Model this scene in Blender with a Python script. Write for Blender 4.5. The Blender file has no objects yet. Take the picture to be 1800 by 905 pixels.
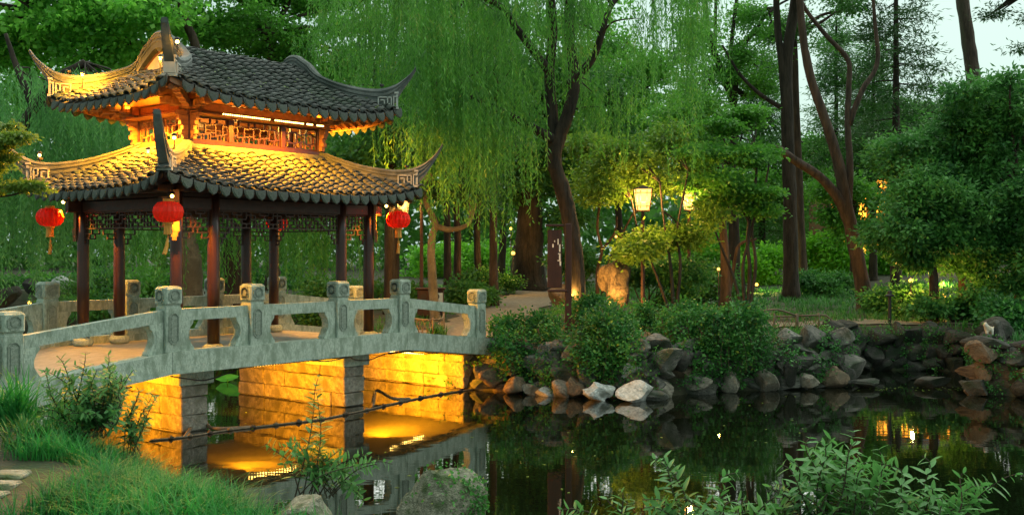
import bpy, bmesh, math, random
import numpy as np
from mathutils import Vector, Matrix

# ------------------------------------------------------------------ camera, sky, sun, exposure
S = bpy.context.scene
COL = S.collection
F, CX, HY, EYE = 1847.0, 900.0, 441.0, 3.27        # focal length in photo pixels, centre, horizon row, eye height

cam_d = bpy.data.cameras.new('camera'); cam = bpy.data.objects.new('camera', cam_d); COL.objects.link(cam)
cam.location = (0, 0, EYE); cam.rotation_euler = (math.radians(90), 0, 0)
cam_d.sensor_width = 36.0; cam_d.lens = 36.0 * F / 1800.0
cam_d.shift_y = -(452.5 - HY) / 1800.0
cam_d.clip_start = 0.1; cam_d.clip_end = 2000
S.camera = cam

SUN_EL, SUN_AZ = math.radians(46), math.radians(24)
w = bpy.data.worlds.new('World'); S.world = w; w.use_nodes = True
nt = w.node_tree; nt.nodes.clear()
sky = nt.nodes.new('ShaderNodeTexSky'); sky.sky_type = 'NISHITA'; sky.sun_disc = False
sky.sun_elevation = SUN_EL; sky.sun_rotation = SUN_AZ; sky.dust_density = 4.0; sky.air_density = 1.0
hsv = nt.nodes.new('ShaderNodeHueSaturation'); hsv.inputs['Saturation'].default_value = 0.35
tint = nt.nodes.new('ShaderNodeMixRGB'); tint.blend_type = 'MULTIPLY'; tint.inputs[0].default_value = 1.0
tint.inputs[2].default_value = (0.78, 1.0, 0.90, 1)
cloud = nt.nodes.new('ShaderNodeMixRGB'); cloud.inputs[0].default_value = 0.72
cloud.inputs[2].default_value = (4.9, 6.5, 5.9, 1)                      # even dusk cloud cover
bg = nt.nodes.new('ShaderNodeBackground'); bg.inputs[1].default_value = 0.052
out = nt.nodes.new('ShaderNodeOutputWorld')
nt.links.new(sky.outputs[0], hsv.inputs['Color']); nt.links.new(hsv.outputs[0], tint.inputs[1])
nt.links.new(tint.outputs[0], cloud.inputs[1]); nt.links.new(cloud.outputs[0], bg.inputs[0]); nt.links.new(bg.outputs[0], out.inputs[0])

sd = bpy.data.lights.new('sun', 'SUN'); sun = bpy.data.objects.new('sun', sd); COL.objects.link(sun)
sd.energy = 1.5; sd.angle = math.radians(130); sd.color = (1.0, 0.97, 0.88)
sdir = Vector((math.sin(SUN_AZ) * math.cos(SUN_EL), math.cos(SUN_AZ) * math.cos(SUN_EL), math.sin(SUN_EL)))
sun.rotation_euler = sdir.to_track_quat('Z', 'Y').to_euler(); sun.location = sdir * 100

S.view_settings.view_transform = 'Standard'; S.view_settings.look = 'None'
S.view_settings.gamma = 1.0; S.view_settings.use_curve_mapping = False
S.view_settings.exposure = 1.38
S.cycles.use_denoising = True
S.cycles.max_bounces = 6; S.cycles.diffuse_bounces = 3; S.cycles.glossy_bounces = 3
S.cycles.transmission_bounces = 4; S.cycles.transparent_max_bounces = 4
S.cycles.sample_clamp_indirect = 4.0
S.cycles.use_light_tree = True

random.seed(7)
rnd = random.Random(11)
AMBER = (1.0, 0.37, 0.018)
def at(px, py, Y): return Vector(((px - CX) / F * Y, Y, EYE + (HY - py) / F * Y))

# ------------------------------------------------------------------ materials
MATS = {}
def new_mat(name):
    m = bpy.data.materials.new(name); m.use_nodes = True; m.node_tree.nodes.clear()
    return m, m.node_tree
def mat(name, c1, c2, scale=6.0, rough=0.8, bump=0.15, bscale=30.0, c3=None, metal=0.0, spec=0.4, stretch=(1, 1, 1), lo=0.35, hi=0.65, isl=0.0, rlo=None):
    m, t = new_mat(name); N = t.nodes.new; L = t.links.new
    o = N('ShaderNodeOutputMaterial'); p = N('ShaderNodeBsdfPrincipled'); L(p.outputs[0], o.inputs[0])
    tc = N('ShaderNodeTexCoord'); mp = N('ShaderNodeMapping'); mp.inputs['Scale'].default_value = stretch
    L(tc.outputs['Object'], mp.inputs[0])
    n = N('ShaderNodeTexNoise'); n.inputs['Scale'].default_value = scale; n.inputs['Detail'].default_value = 6; n.inputs['Roughness'].default_value = 0.65
    L(mp.outputs[0], n.inputs['Vector'])
    r = N('ShaderNodeValToRGB'); r.color_ramp.elements[0].position = lo; r.color_ramp.elements[1].position = hi
    r.color_ramp.elements[0].color = (*c1, 1); r.color_ramp.elements[1].color = (*c2, 1)
    L(n.outputs['Fac'], r.inputs[0]); colr = r.outputs[0]
    if c3 is not None:
        n2 = N('ShaderNodeTexNoise'); n2.inputs['Scale'].default_value = scale * 0.23; n2.inputs['Detail'].default_value = 4
        L(mp.outputs[0], n2.inputs['Vector'])
        r2 = N('ShaderNodeValToRGB'); r2.color_ramp.elements[0].position = 0.48; r2.color_ramp.elements[1].position = 0.66
        L(n2.outputs['Fac'], r2.inputs[0])
        mx = N('ShaderNodeMixRGB'); mx.inputs[2].default_value = (*c3, 1); L(r2.outputs[0], mx.inputs[0]); L(colr, mx.inputs[1]); colr = mx.outputs[0]
    if isl:
        oi = N('ShaderNodeObjectInfo'); gi = N('ShaderNodeNewGeometry')
        ad = N('ShaderNodeMath'); ad.operation = 'ADD'; L(oi.outputs['Random'], ad.inputs[0]); L(gi.outputs['Random Per Island'], ad.inputs[1])
        fr = N('ShaderNodeMath'); fr.operation = 'FRACT'; L(ad.outputs[0], fr.inputs[0])
        mr = N('ShaderNodeMapRange'); mr.inputs['To Min'].default_value = 1 - isl; mr.inputs['To Max'].default_value = 1 + isl; L(fr.outputs[0], mr.inputs[0])
        mm = N('ShaderNodeVectorMath'); mm.operation = 'SCALE'; L(colr, mm.inputs[0]); L(mr.outputs[0], mm.inputs['Scale']); colr = mm.outputs[0]
    L(colr, p.inputs['Base Color'])
    p.inputs['Roughness'].default_value = rough; p.inputs['Metallic'].default_value = metal
    p.inputs['Specular IOR Level'].default_value = spec
    if rlo is not None:
        rr = N('ShaderNodeMapRange'); rr.inputs['To Min'].default_value = rlo; rr.inputs['To Max'].default_value = rough
        L(n.outputs['Fac'], rr.inputs[0]); L(rr.outputs[0], p.inputs['Roughness'])
    if bump:
        nb = N('ShaderNodeTexNoise'); nb.inputs['Scale'].default_value = bscale; nb.inputs['Detail'].default_value = 5
        L(mp.outputs[0], nb.inputs['Vector'])
        b = N('ShaderNodeBump'); b.inputs['Strength'].default_value = bump; b.inputs['Distance'].default_value = 0.05
        L(nb.outputs['Fac'], b.inputs['Height']); L(b.outputs[0], p.inputs['Normal'])
    MATS[name] = m; return m
def leafmat(name, c1, c2, trans=0.35, rough=0.5, tcol=1.6, pale=None):
    g_ = (1.30, 1.48, 0.98); c1 = [a * b for a, b in zip(c1, g_)]; c2 = [a * b for a, b in zip(c2, g_)]
    m, t = new_mat(name); N = t.nodes.new; L = t.links.new
    o = N('ShaderNodeOutputMaterial'); p = N('ShaderNodeBsdfPrincipled'); tr = N('ShaderNodeBsdfTranslucent'); mx = N('ShaderNodeMixShader')
    mx.inputs[0].default_value = trans
    g = N('ShaderNodeNewGeometry'); r = N('ShaderNodeValToRGB')
    r.color_ramp.elements[0].color = (*c1, 1); r.color_ramp.elements[1].color = (*c2, 1)
    tc = N('ShaderNodeTexCoord'); n = N('ShaderNodeTexNoise'); n.inputs['Scale'].default_value = 0.9; n.inputs['Detail'].default_value = 2
    L(tc.outputs['Object'], n.inputs['Vector'])
    oi = N('ShaderNodeObjectInfo')
    a = N('ShaderNodeMath'); a.operation = 'MULTIPLY_ADD'; a.inputs[1].default_value = 0.55
    L(g.outputs['Random Per Island'], a.inputs[0]); 
    b = N('ShaderNodeMath'); b.operation = 'MULTIPLY_ADD'; b.inputs[1].default_value = 2.1; b.inputs[2].default_value = -0.80; L(n.outputs['Fac'], b.inputs[0])
    L(b.outputs[0], a.inputs[2])
    L(a.outputs[0], r.inputs[0])
    if pale is not None:
        e = r.color_ramp.elements.new(0.97); e.color = (*pale, 1); r.color_ramp.elements[-1].color = (*pale, 1); r.color_ramp.elements[1].position = 0.9; r.color_ramp.elements[1].color = (*c2, 1)
    L(r.outputs[0], p.inputs['Base Color']); p.inputs['Roughness'].default_value = rough; p.inputs['Specular IOR Level'].default_value = 0.35
    sc = N('ShaderNodeVectorMath'); sc.operation = 'SCALE'; sc.inputs['Scale'].default_value = tcol
    L(r.outputs[0], sc.inputs[0]); L(sc.outputs[0], tr.inputs['Color'])
    L(p.outputs[0], mx.inputs[1]); L(tr.outputs[0], mx.inputs[2]); L(mx.outputs[0], o.inputs[0])
    MATS[name] = m; return m
def emit(name, c, s):
    m, t = new_mat(name); o = t.nodes.new('ShaderNodeOutputMaterial'); e = t.nodes.new('ShaderNodeEmission')
    e.inputs[0].default_value = (*c, 1); e.inputs[1].default_value = s; t.links.new(e.outputs[0], o.inputs[0]); MATS[name] = m; return m

STONE = mat('granite', (0.24, 0.30, 0.24), (0.43, 0.51, 0.42), 34, 0.85, 0.35, 70, c3=(0.20, 0.26, 0.195), isl=0.06, stretch=(1, 1, 0.4))
STONEC = mat('granite_carving', (0.15, 0.195, 0.15), (0.29, 0.34, 0.28), 30, 0.9, 0.5, 90)
PIER = mat('pier_block', (0.13, 0.125, 0.10), (0.33, 0.31, 0.25), 12, 0.95, 0.55, 26, c3=(0.12, 0.115, 0.08), isl=0.12)
FLOOR = mat('deck_paving', (0.20, 0.205, 0.165), (0.29, 0.29, 0.235), 5, 0.8, 0.2, 50)
TILE = mat('grey_tile', (0.035, 0.043, 0.04), (0.085, 0.095, 0.085), 7, 0.6, 0.25, 40, c3=(0.035, 0.055, 0.035), isl=0.28, spec=0.4)
PAN = mat('pan_tile', (0.03, 0.035, 0.03), (0.07, 0.075, 0.065), 9, 0.8, 0.3, 40)
DRIP = mat('drip_tile_clay', (0.028, 0.036, 0.032), (0.075, 0.085, 0.075), 12, 0.7, 0.4, 40, c3=(0.03, 0.05, 0.03), isl=0.2)
RIDGE = mat('ridge_mortar', (0.08, 0.095, 0.09), (0.15, 0.165, 0.15), 5, 0.8, 0.2, 40, c3=(0.05, 0.065, 0.055))
PLASTER = mat('white_plaster', (0.34, 0.36, 0.32), (0.46, 0.47, 0.43), 6, 0.8, 0.15, 40)
REDWOOD = mat('lacquered_wood', (0.028, 0.009, 0.006), (0.055, 0.018, 0.011), 10, 0.3, 0.08, 40, stretch=(1, 1, 0.12), spec=0.5)
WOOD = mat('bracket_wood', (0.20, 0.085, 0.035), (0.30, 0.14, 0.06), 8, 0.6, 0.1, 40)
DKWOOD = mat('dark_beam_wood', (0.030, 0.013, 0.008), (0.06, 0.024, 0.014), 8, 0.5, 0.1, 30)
BLACK = mat('black_rubber', (0.012, 0.012, 0.012), (0.02, 0.02, 0.02), 8, 0.5, 0.0)
BARK = mat('bark_brown', (0.025, 0.018, 0.012), (0.085, 0.06, 0.042), 7, 0.9, 0.9, 14, stretch=(1, 1, 0.22), c3=(0.06, 0.06, 0.035))
BARKD = mat('bark_dark', (0.012, 0.010, 0.007), (0.05, 0.038, 0.027), 7, 0.95, 1.0, 12, stretch=(1, 1, 0.2))
BARKR = mat('bark_red', (0.026, 0.017, 0.011), (0.085, 0.054, 0.037), 7, 0.9, 0.8, 14, stretch=(1, 1, 0.2))
BARKP = mat('bark_pale', (0.09, 0.08, 0.055), (0.20, 0.18, 0.125), 4, 0.9, 0.4, 20, c3=(0.10, 0.09, 0.06))
ROCKG = mat('rock_grey', (0.016, 0.019, 0.015), (0.07, 0.067, 0.055), 4, 0.9, 0.7, 14, c3=(0.012, 0.024, 0.009), isl=0.4)
ROCKC = mat('rock_midgrey', (0.05, 0.055, 0.047), (0.21, 0.20, 0.17), 4, 0.9, 0.8, 14, c3=(0.03, 0.045, 0.022), isl=0.35)
ROCKO = mat('rock_ochre', (0.07, 0.052, 0.034), (0.23, 0.165, 0.10), 5, 0.9, 0.7, 16, c3=(0.10, 0.085, 0.055), isl=0.2)
ROCKW = mat('rock_white', (0.26, 0.28, 0.26), (0.62, 0.64, 0.60), 6, 0.85, 0.7, 16, c3=(0.22, 0.23, 0.19))
ROCKM = mat('rock_mossy', (0.12, 0.13, 0.085), (0.32, 0.31, 0.23), 8, 0.95, 0.8, 24, c3=(0.06, 0.095, 0.03))
SOIL = mat('soil_moss', (0.022, 0.026, 0.012), (0.06, 0.055, 0.032), 3, 0.95, 0.6, 12, c3=(0.025, 0.05, 0.014))
GRAVEL = mat('gravel_path', (0.13, 0.115, 0.08), (0.23, 0.20, 0.145), 8, 0.9, 0.5, 45)
LANR = None
GOLD = mat('gold_fringe', (0.55, 0.22, 0.02), (0.75, 0.36, 0.05), 60, 0.55, 0.4, 80, stretch=(1, 1, 0.1))
BAMBOO = mat('bamboo_cane', (0.08, 0.062, 0.038), (0.16, 0.125, 0.078), 12, 0.6, 0.15, 30)
SIGNB = mat('sign_wood', (0.018, 0.008, 0.006), (0.045, 0.018, 0.013), 9, 0.6, 0.15, 30, stretch=(1, 1, 0.15))
WHITEP = mat('white_paint', (0.6, 0.6, 0.56), (0.75, 0.75, 0.7), 5, 0.6, 0.0)
CATM = mat('cat_fur', (0.50, 0.36, 0.18), (0.68, 0.64, 0.55), 7, 0.9, 0.2, 60)
LED = emit('led_bulb', (1.0, 0.60, 0.12), 7.0)
BULB = emit('lamp_bulb', (1.0, 0.62, 0.12), 10.0)
GLOW = emit('lamp_paper', (1.0, 0.58, 0.12), 1.3)
SMALLG = emit('garden_bulb', (1.0, 0.52, 0.07), 2.2)
HALLG = emit('lit_hall_panel', (1.0, 0.36, 0.03), 1.9)

LW = leafmat('willow_leaf', (0.026, 0.090, 0.020), (0.090, 0.225, 0.045), 0.4, pale=(0.17, 0.29, 0.05))
LWB = leafmat('willow_leaf_blue', (0.035, 0.115, 0.045), (0.11, 0.25, 0.10), 0.45)
LP = leafmat('plane_leaf', (0.045, 0.15, 0.035), (0.15, 0.31, 0.06), 0.55, 0.5, 2.1)
LB = leafmat('bright_leaf', (0.035, 0.12, 0.022), (0.10, 0.25, 0.04), 0.4)
LD = leafmat('dark_leaf', (0.018, 0.066, 0.020), (0.06, 0.155, 0.038), 0.35)
LE = leafmat('evergreen_leaf', (0.016, 0.072, 0.024), (0.075, 0.20, 0.055), 0.3, 0.5)
LN = leafmat('pine_needle', (0.012, 0.042, 0.016), (0.035, 0.09, 0.028), 0.25)
LM = leafmat('maple_leaf', (0.025, 0.095, 0.018), (0.085, 0.21, 0.035), 0.4)
LY = leafmat('lit_leaf', (0.05, 0.10, 0.016), (0.14, 0.21, 0.03), 0.4)  # yellowed leaf colour with the lamp light put into it
LIV = leafmat('ivy_leaf', (0.008, 0.050, 0.016), (0.055, 0.18, 0.045), 0.3, 0.5)
LF = leafmat('shrub_leaf', (0.030, 0.105, 0.040), (0.12, 0.265, 0.10), 0.3, 0.5)
LG = leafmat('grass_blade', (0.007, 0.055, 0.018), (0.032, 0.20, 0.05), 0.35, 0.6)
LLAWN = leafmat('lawn_shrub_leaf', (0.06, 0.19, 0.02), (0.16, 0.36, 0.04), 0.4)  # bright yellow green, so the colour carries the daylight of the clearing
LFAR = leafmat('far_leaf', (0.022, 0.080, 0.022), (0.075, 0.185, 0.04), 0.4)
LOT = leafmat('lotus_leaf_green', (0.035, 0.16, 0.03), (0.09, 0.28, 0.05), 0.4)
LANR = leafmat('lantern_red', (0.62, 0.022, 0.010), (0.72, 0.035, 0.014), 0.5, 0.5, 1.25)
LMB = leafmat('maple_edge_leaf', (0.045, 0.085, 0.015), (0.12, 0.17, 0.03), 0.4)

# ------------------------------------------------------------------ mesh helpers
class MB:
    def __init__(s): s.v = []; s.f = []
    def add(s, vs, fs):
        n = len(s.v); s.v += [tuple(p) for p in vs]; s.f += [tuple(i + n for i in f) for f in fs]; return s
    def box(s, c, d, m=None):
        x, y, z = d[0] / 2, d[1] / 2, d[2] / 2
        vs = [Vector((a * x, b * y, e * z)) for a in (-1, 1) for b in (-1, 1) for e in (-1, 1)]
        if m is not None: vs = [m @ p for p in vs]
        vs = [p + Vector(c) for p in vs]
        return s.add(vs, [(0, 1, 3, 2), (4, 6, 7, 5), (0, 4, 5, 1), (2, 3, 7, 6), (0, 2, 6, 4), (1, 5, 7, 3)])
    def bev(s, c, d, b=0.02, jit=0.0, R=None):
        h = [d[0] / 2, d[1] / 2, d[2] / 2]; b = min(b, min(h) * 0.8); vs = []; ix = {}
        R = R or rnd
        for sx in (-1, 1):
            for sy in (-1, 1):
                for sz in (-1, 1):
                    j = [R.uniform(-jit, jit) for _ in range(3)]
                    for k in range(3):
                        q = [sx * (h[0] - (b if k != 0 else 0)) + j[0], sy * (h[1] - (b if k != 1 else 0)) + j[1], sz * (h[2] - (b if k != 2 else 0)) + j[2]]
                        ix[(sx, sy, sz, k)] = len(vs); vs.append(q)
        fs = []
        for a in (-1, 1):
            fs.append([ix[(a, p, q, 0)] for p, q in ((-1, -1), (1, -1), (1, 1), (-1, 1))])
            fs.append([ix[(p, a, q, 1)] for p, q in ((-1, -1), (1, -1), (1, 1), (-1, 1))])
            fs.append([ix[(p, q, a, 2)] for p, q in ((-1, -1), (1, -1), (1, 1), (-1, 1))])
            for e in (-1, 1):
                fs.append([ix[(a, e, -1, 0)], ix[(a, e, 1, 0)], ix[(a, e, 1, 1)], ix[(a, e, -1, 1)]])
                fs.append([ix[(a, -1, e, 0)], ix[(a, 1, e, 0)], ix[(a, 1, e, 2)], ix[(a, -1, e, 2)]])
                fs.append([ix[(-1, a, e, 1)], ix[(1, a, e, 1)], ix[(1, a, e, 2)], ix[(-1, a, e, 2)]])
                for g in (-1, 1): fs.append([ix[(a, e, g, 0)], ix[(a, e, g, 1)], ix[(a, e, g, 2)]])
        return s.add([(p[0] + c[0], p[1] + c[1], p[2] + c[2]) for p in vs], fs)
    def tube(s, pts, radii, n=8, cap=True, jit=0.0, R=None):
        pts = [Vector(p) for p in pts]; R = R or rnd
        if not hasattr(radii, '__len__'): radii = [radii] * len(pts)
        base = len(s.v); ref = Vector((0.31, 0.95, 0.05))
        for i, p in enumerate(pts):
            d = (pts[min(i + 1, len(pts) - 1)] - pts[max(i - 1, 0)]).normalized()
            a = d.cross(ref); a = a.normalized() if a.length > 1e-4 else d.orthogonal().normalized(); b = d.cross(a)
            for k in range(n):
                t = 2 * math.pi * k / n; r = radii[i] * (1 + (R.uniform(-jit, jit) if jit else 0))
                s.v.append(tuple(p + a * math.cos(t) * r + b * math.sin(t) * r))
        for i in range(len(pts) - 1):
            for k in range(n):
                s.f.append((base + i * n + k, base + i * n + (k + 1) % n, base + (i + 1) * n + (k + 1) % n, base + (i + 1) * n + k))
        if cap:
            s.f.append(tuple(base + k for k in range(n))[::-1]); s.f.append(tuple(base + (len(pts) - 1) * n + k for k in range(n)))
        return s
    def lathe(s, prof, c=(0, 0, 0), n=16, flute=0.0):
        base = len(s.v)
        for r, z in prof:
            for k in range(n):
                t = 2 * math.pi * k / n; rr = r * (1 - (flute if k % 2 else 0))
                s.v.append((c[0] + rr * math.cos(t), c[1] + rr * math.sin(t), c[2] + z))
        for i in range(len(prof) - 1):
            for k in range(n): s.f.append((base + i * n + k, base + i * n + (k + 1) % n, base + (i + 1) * n + (k + 1) % n, base + (i + 1) * n + k))
        s.f.append(tuple(base + k for k in range(n))[::-1]); s.f.append(tuple(base + (len(prof) - 1) * n + k for k in range(n)))
        return s
    def prism(s, poly, fn, d0, d1):
        """poly: 2D points; fn(a, b, d) -> 3D; extruded from depth d0 to d1"""
        n = len(poly)
        vs = [fn(a, b, d0) for a, b in poly] + [fn(a, b, d1) for a, b in poly]
        return s.add(vs, [tuple(range(n))[::-1], tuple(range(n, 2 * n))] + [(i, (i + 1) % n, n + (i + 1) % n, n + i) for i in range(n)])
    def mesh(s, name, m=None, smooth=False, fix=True):
        me = bpy.data.meshes.new(name); me.from_pydata(s.v, [], s.f)
        if fix:
            bm = bmesh.new(); bm.from_mesh(me); bmesh.ops.recalc_face_normals(bm, faces=bm.faces); bm.to_mesh(me); bm.free()
        if m: me.materials.append(m)
        if smooth: me.polygons.foreach_set('use_smooth', [True] * len(me.polygons))
        return me
    def build(s, name, m, parent=None, smooth=False, world=False, fix=True):
        return link(name, s.mesh(name, m, smooth, fix), parent, world)

def link(name, me, parent=None, world=False, mtx=None):
    o = bpy.data.objects.new(name, me); COL.objects.link(o)
    if parent is not None:
        o.parent = parent
        if world: o.matrix_parent_inverse = Matrix.Translation(-parent.location) if parent.type == 'EMPTY' else Matrix()
    if mtx is not None: o.matrix_basis = mtx
    return o
def tag(o, label=None, cat=None, group=None, kind=None):
    if label: o['label'] = label
    if cat: o['category'] = cat
    if group: o['group'] = group
    if kind: o['kind'] = kind
    return o
def thing(name, label, cat, loc=(0, 0, 0), rz=0.0, group=None):
    o = bpy.data.objects.new(name, None); COL.objects.link(o); o.location = loc; o.rotation_euler = (0, 0, rz)
    o.empty_display_size = 0.2
    return tag(o, label, cat, group)
def np_mesh(name, V, Q, m):
    """V (n,3) float, Q (k,4) int quads"""
    V = np.ascontiguousarray(V, dtype=np.float32); Q = np.ascontiguousarray(Q, dtype=np.int32)
    me = bpy.data.meshes.new(name); nv, nq = len(V), len(Q)
    me.vertices.add(nv); me.vertices.foreach_set('co', V.ravel())
    me.loops.add(nq * 4); me.loops.foreach_set('vertex_index', Q.ravel())
    me.polygons.add(nq); me.polygons.foreach_set('loop_start', np.arange(0, nq * 4, 4, dtype=np.int32))
    me.update(calc_edges=True)
    if m: me.materials.append(m)
    return me
def unit(a): return a / np.maximum(np.linalg.norm(a, axis=1, keepdims=True), 1e-9)
def leaves(P, D, ln, wd, rs, cup=0.12):
    """diamond leaves: base P, long axis D, lengths ln, widths wd"""
    n = len(P); D = unit(D); sd_ = unit(np.cross(D, unit(rs.normal(size=(n, 3))))); nn = np.cross(sd_, D)
    ln = np.broadcast_to(np.asarray(ln, float), (n,))[:, None]; wd = np.broadcast_to(np.asarray(wd, float), (n,))[:, None]
    mid = P + D * ln * 0.45 + nn * ln * cup
    V = np.stack([P, mid + sd_ * wd * 0.5, P + D * ln, mid - sd_ * wd * 0.5], axis=1).reshape(-1, 3)
    return V, np.arange(n * 4).reshape(n, 4)
def clump_leaves(C, per, r, rs, ln, wd, flat=0.6, droop=0.3, spread=1.0):
    """leaf clumps round the centres C (k,3)"""
    k = len(C); off = rs.normal(size=(k * per, 3)) * r * 0.55; off[:, 2] *= flat
    size = np.repeat(rs.uniform(0.6, 1.3, k), per)[:, None]
    P = np.repeat(C, per, axis=0) + off * size
    D = off / max(r, 1e-6) + rs.normal(size=(k * per, 3)) * 0.6 * spread; D[:, 2] -= droop
    return leaves(P, D, ln * rs.uniform(0.6, 1.25, k * per), wd * rs.uniform(0.7, 1.2, k * per), rs)
def shell_points(ells, n, rs, inner=0.45, lump=0.39):
    """points on many small lumps spread over the ellipsoids, so that crowns get an uneven outline with gaps"""
    vol = np.array([e[3] * e[4] * e[5] for e in ells]) ** 0.7; E = np.array(ells); k = max(len(ells) * 4, n // 8)
    ch = rs.choice(len(ells), k, p=vol / vol.sum()); d = unit(rs.normal(size=(k, 3))); rr = rs.uniform(0.25, 1.0, k) ** 0.6
    LC = E[ch, :3] + d * rr[:, None] * E[ch, 3:]; LR = E[ch, 3:] * lump * rs.uniform(0.55, 1.25, k)[:, None]
    c2 = rs.choice(k, n); d2 = unit(rs.normal(size=(n, 3))); d2[:, 2] = np.abs(d2[:, 2]) * rs.choice([1, 1, -0.6], n)
    return LC[c2] + d2 * (rs.uniform(inner ** 2, 1.0, n) ** 0.5)[:, None] * LR[c2]
def polyc(pts, k=6):
    """Catmull-Rom through points (lists of equal length)"""
    P = [np.array(p, float) for p in pts]; P = [2 * P[0] - P[1]] + P + [2 * P[-1] - P[-2]]; o = []
    for i in range(1, len(P) - 2):
        for j in range(k):
            t = j / k; a, b, c, d = P[i - 1], P[i], P[i + 1], P[i + 2]
            o.append(0.5 * ((2 * b) + (-a + c) * t + (2 * a - 5 * b + 4 * c - d) * t * t + (-a + 3 * b - 3 * c + d) * t ** 3))
    o.append(P[-2]); return o
def lamp(name, kind, loc, energy, color=AMBER, parent=None, size=0.1, size_y=None, direction=None, spot=None, blend=0.5):
    d = bpy.data.lights.new(name, kind); d.energy = energy; d.color = color
    o = bpy.data.objects.new(name, d); COL.objects.link(o); o.location = loc
    if kind == 'AREA':
        d.shape = 'RECTANGLE'; d.size = size; d.size_y = size_y or size
    elif kind == 'SPOT':
        d.spot_size = spot; d.spot_blend = blend; d.shadow_soft_size = size
    else: d.shadow_soft_size = size
    return o

# ------------------------------------------------------------------ setting: ground, water, paths
POND = np.array([(-9.4, 17.0), (-8.2, 16.9), (-6.6, 16.6), (-5.7, 15.6), (-4.7, 14.1), (-3.6, 12.9), (-2.0, 12.1), (0.0, 11.7), (3, 11.3), (7, 11), (11, 11), (15, 12), (16, 18), (13.5, 22),
                 (11.6, 23.4), (10.7, 24.4), (11.6, 26), (12.6, 28.0), (11.5, 28.9), (9.3, 28.9), (8.4, 27.4), (8.0, 25.6), (6.7, 24.9), (4.6, 24.4), (2.9, 23.4), (0.8, 24.0), (-0.9, 24.9), (-2.2, 26.2),
                 (-4.2, 28.0), (-5.6, 31), (-6.6, 36), (-8, 42), (-14, 45), (-24, 45), (-38, 40), (-40, 26), (-26, 23), (-16, 21.5), (-12.4, 19.6)])
def sdist(x, y):
    x = np.asarray(x, float); y = np.asarray(y, float); d = np.full(x.shape, 1e9); ins = np.zeros(x.shape, bool)
    n = len(POND)
    for i in range(n):
        ax, ay = POND[i]; bx, by = POND[(i + 1) % n]; ex, ey = bx - ax, by - ay
        t = np.clip(((x - ax) * ex + (y - ay) * ey) / (ex * ex + ey * ey), 0, 1)
        d = np.minimum(d, np.hypot(x - ax - t * ex, y - ay - t * ey))
        c = ((ay > y) != (by > y)) & (x < (bx - ax) * (y - ay) / (by - ay + 1e-12) + ax); ins ^= c
    return np.where(ins, -d, d)
def sst(a, b, x): t = np.clip((x - a) / (b - a), 0, 1); return t * t * (3 - 2 * t)
def ground(x, y):
    x = np.asarray(x, float); y = np.asarray(y, float); s = sdist(x, y)
    near = 0.55 + 0.45 * sst(11, 16.5, y) - 0.1 * sst(-4, 0, x)
    far = 1.06 + 0.025 * np.clip(y - 26, 0, 40) + 0.35 * sst(0, 4, s) * sst(14, 20, x)
    m = sst(18, 23, y); base = near * (1 - m) + far * m
    wid = 1.5 - 1.1 * m
    h = (base + 0.02) * sst(0, 1, s / wid) - 0.02 - 0.9 * sst(0, 0.9, -s)
    return h + 0.035 * np.sin(x * 1.7 + 0.6 * y) * np.sin(y * 1.3 - x * 0.4) * sst(0, 1.5, s)
def gz(x, y): return float(ground(np.array([x]), np.array([y]))[0])
def axis(lo, a, b, hi, fine, coarse):
    return np.concatenate([np.arange(lo, a, coarse), np.arange(a, b, fine), np.arange(b, hi + coarse, coarse)])
gx = axis(-160, -20, 20, 160, 0.35, 7.0); gy = axis(-40, 6, 46, 240, 0.35, 6.0)
GX, GY = np.meshgrid(gx, gy, indexing='ij'); GZ = ground(GX, GY)
ii = np.arange(len(gx) * len(gy)).reshape(len(gx), len(gy))
Q = np.stack([ii[:-1, :-1], ii[1:, :-1], ii[1:, 1:], ii[:-1, 1:]], -1).reshape(-1, 4)
me = np_mesh('ground', np.stack([GX, GY, GZ], -1).reshape(-1, 3), Q, SOIL); me.polygons.foreach_set('use_smooth', [True] * len(me.polygons))
tag(link('ground', me), kind='structure')

m, t = new_mat('pond_water'); N = t.nodes.new; L = t.links.new
o = N('ShaderNodeOutputMaterial'); p = N('ShaderNodeBsdfPrincipled'); L(p.outputs[0], o.inputs[0])
p.inputs['Base Color'].default_value = (0.003, 0.0045, 0.002, 1); p.inputs['Roughness'].default_value = 0.015; p.inputs['IOR'].default_value = 1.9; p.inputs['Specular IOR Level'].default_value = 0.75
tc = N('ShaderNodeTexCoord'); mp = N('ShaderNodeMapping'); mp.inputs['Scale'].default_value = (0.7, 2.2, 1); L(tc.outputs['Object'], mp.inputs[0])
n1 = N('ShaderNodeTexNoise'); n1.inputs['Scale'].default_value = 1.6; n1.inputs['Detail'].default_value = 3; L(mp.outputs[0], n1.inputs['Vector'])
b = N('ShaderNodeBump'); b.inputs['Strength'].default_value = 0.014; b.inputs['Distance'].default_value = 0.12; L(n1.outputs['Fac'], b.inputs['Height']); L(b.outputs[0], p.inputs['Normal'])
WATER = m
mb = MB(); mb.add([(-45, 5, 0), (20, 5, 0), (20, 50, 0), (-45, 50, 0)], [(0, 1, 2, 3)])
tag(mb.build('pond_water', WATER, fix=False), kind='structure')

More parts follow.
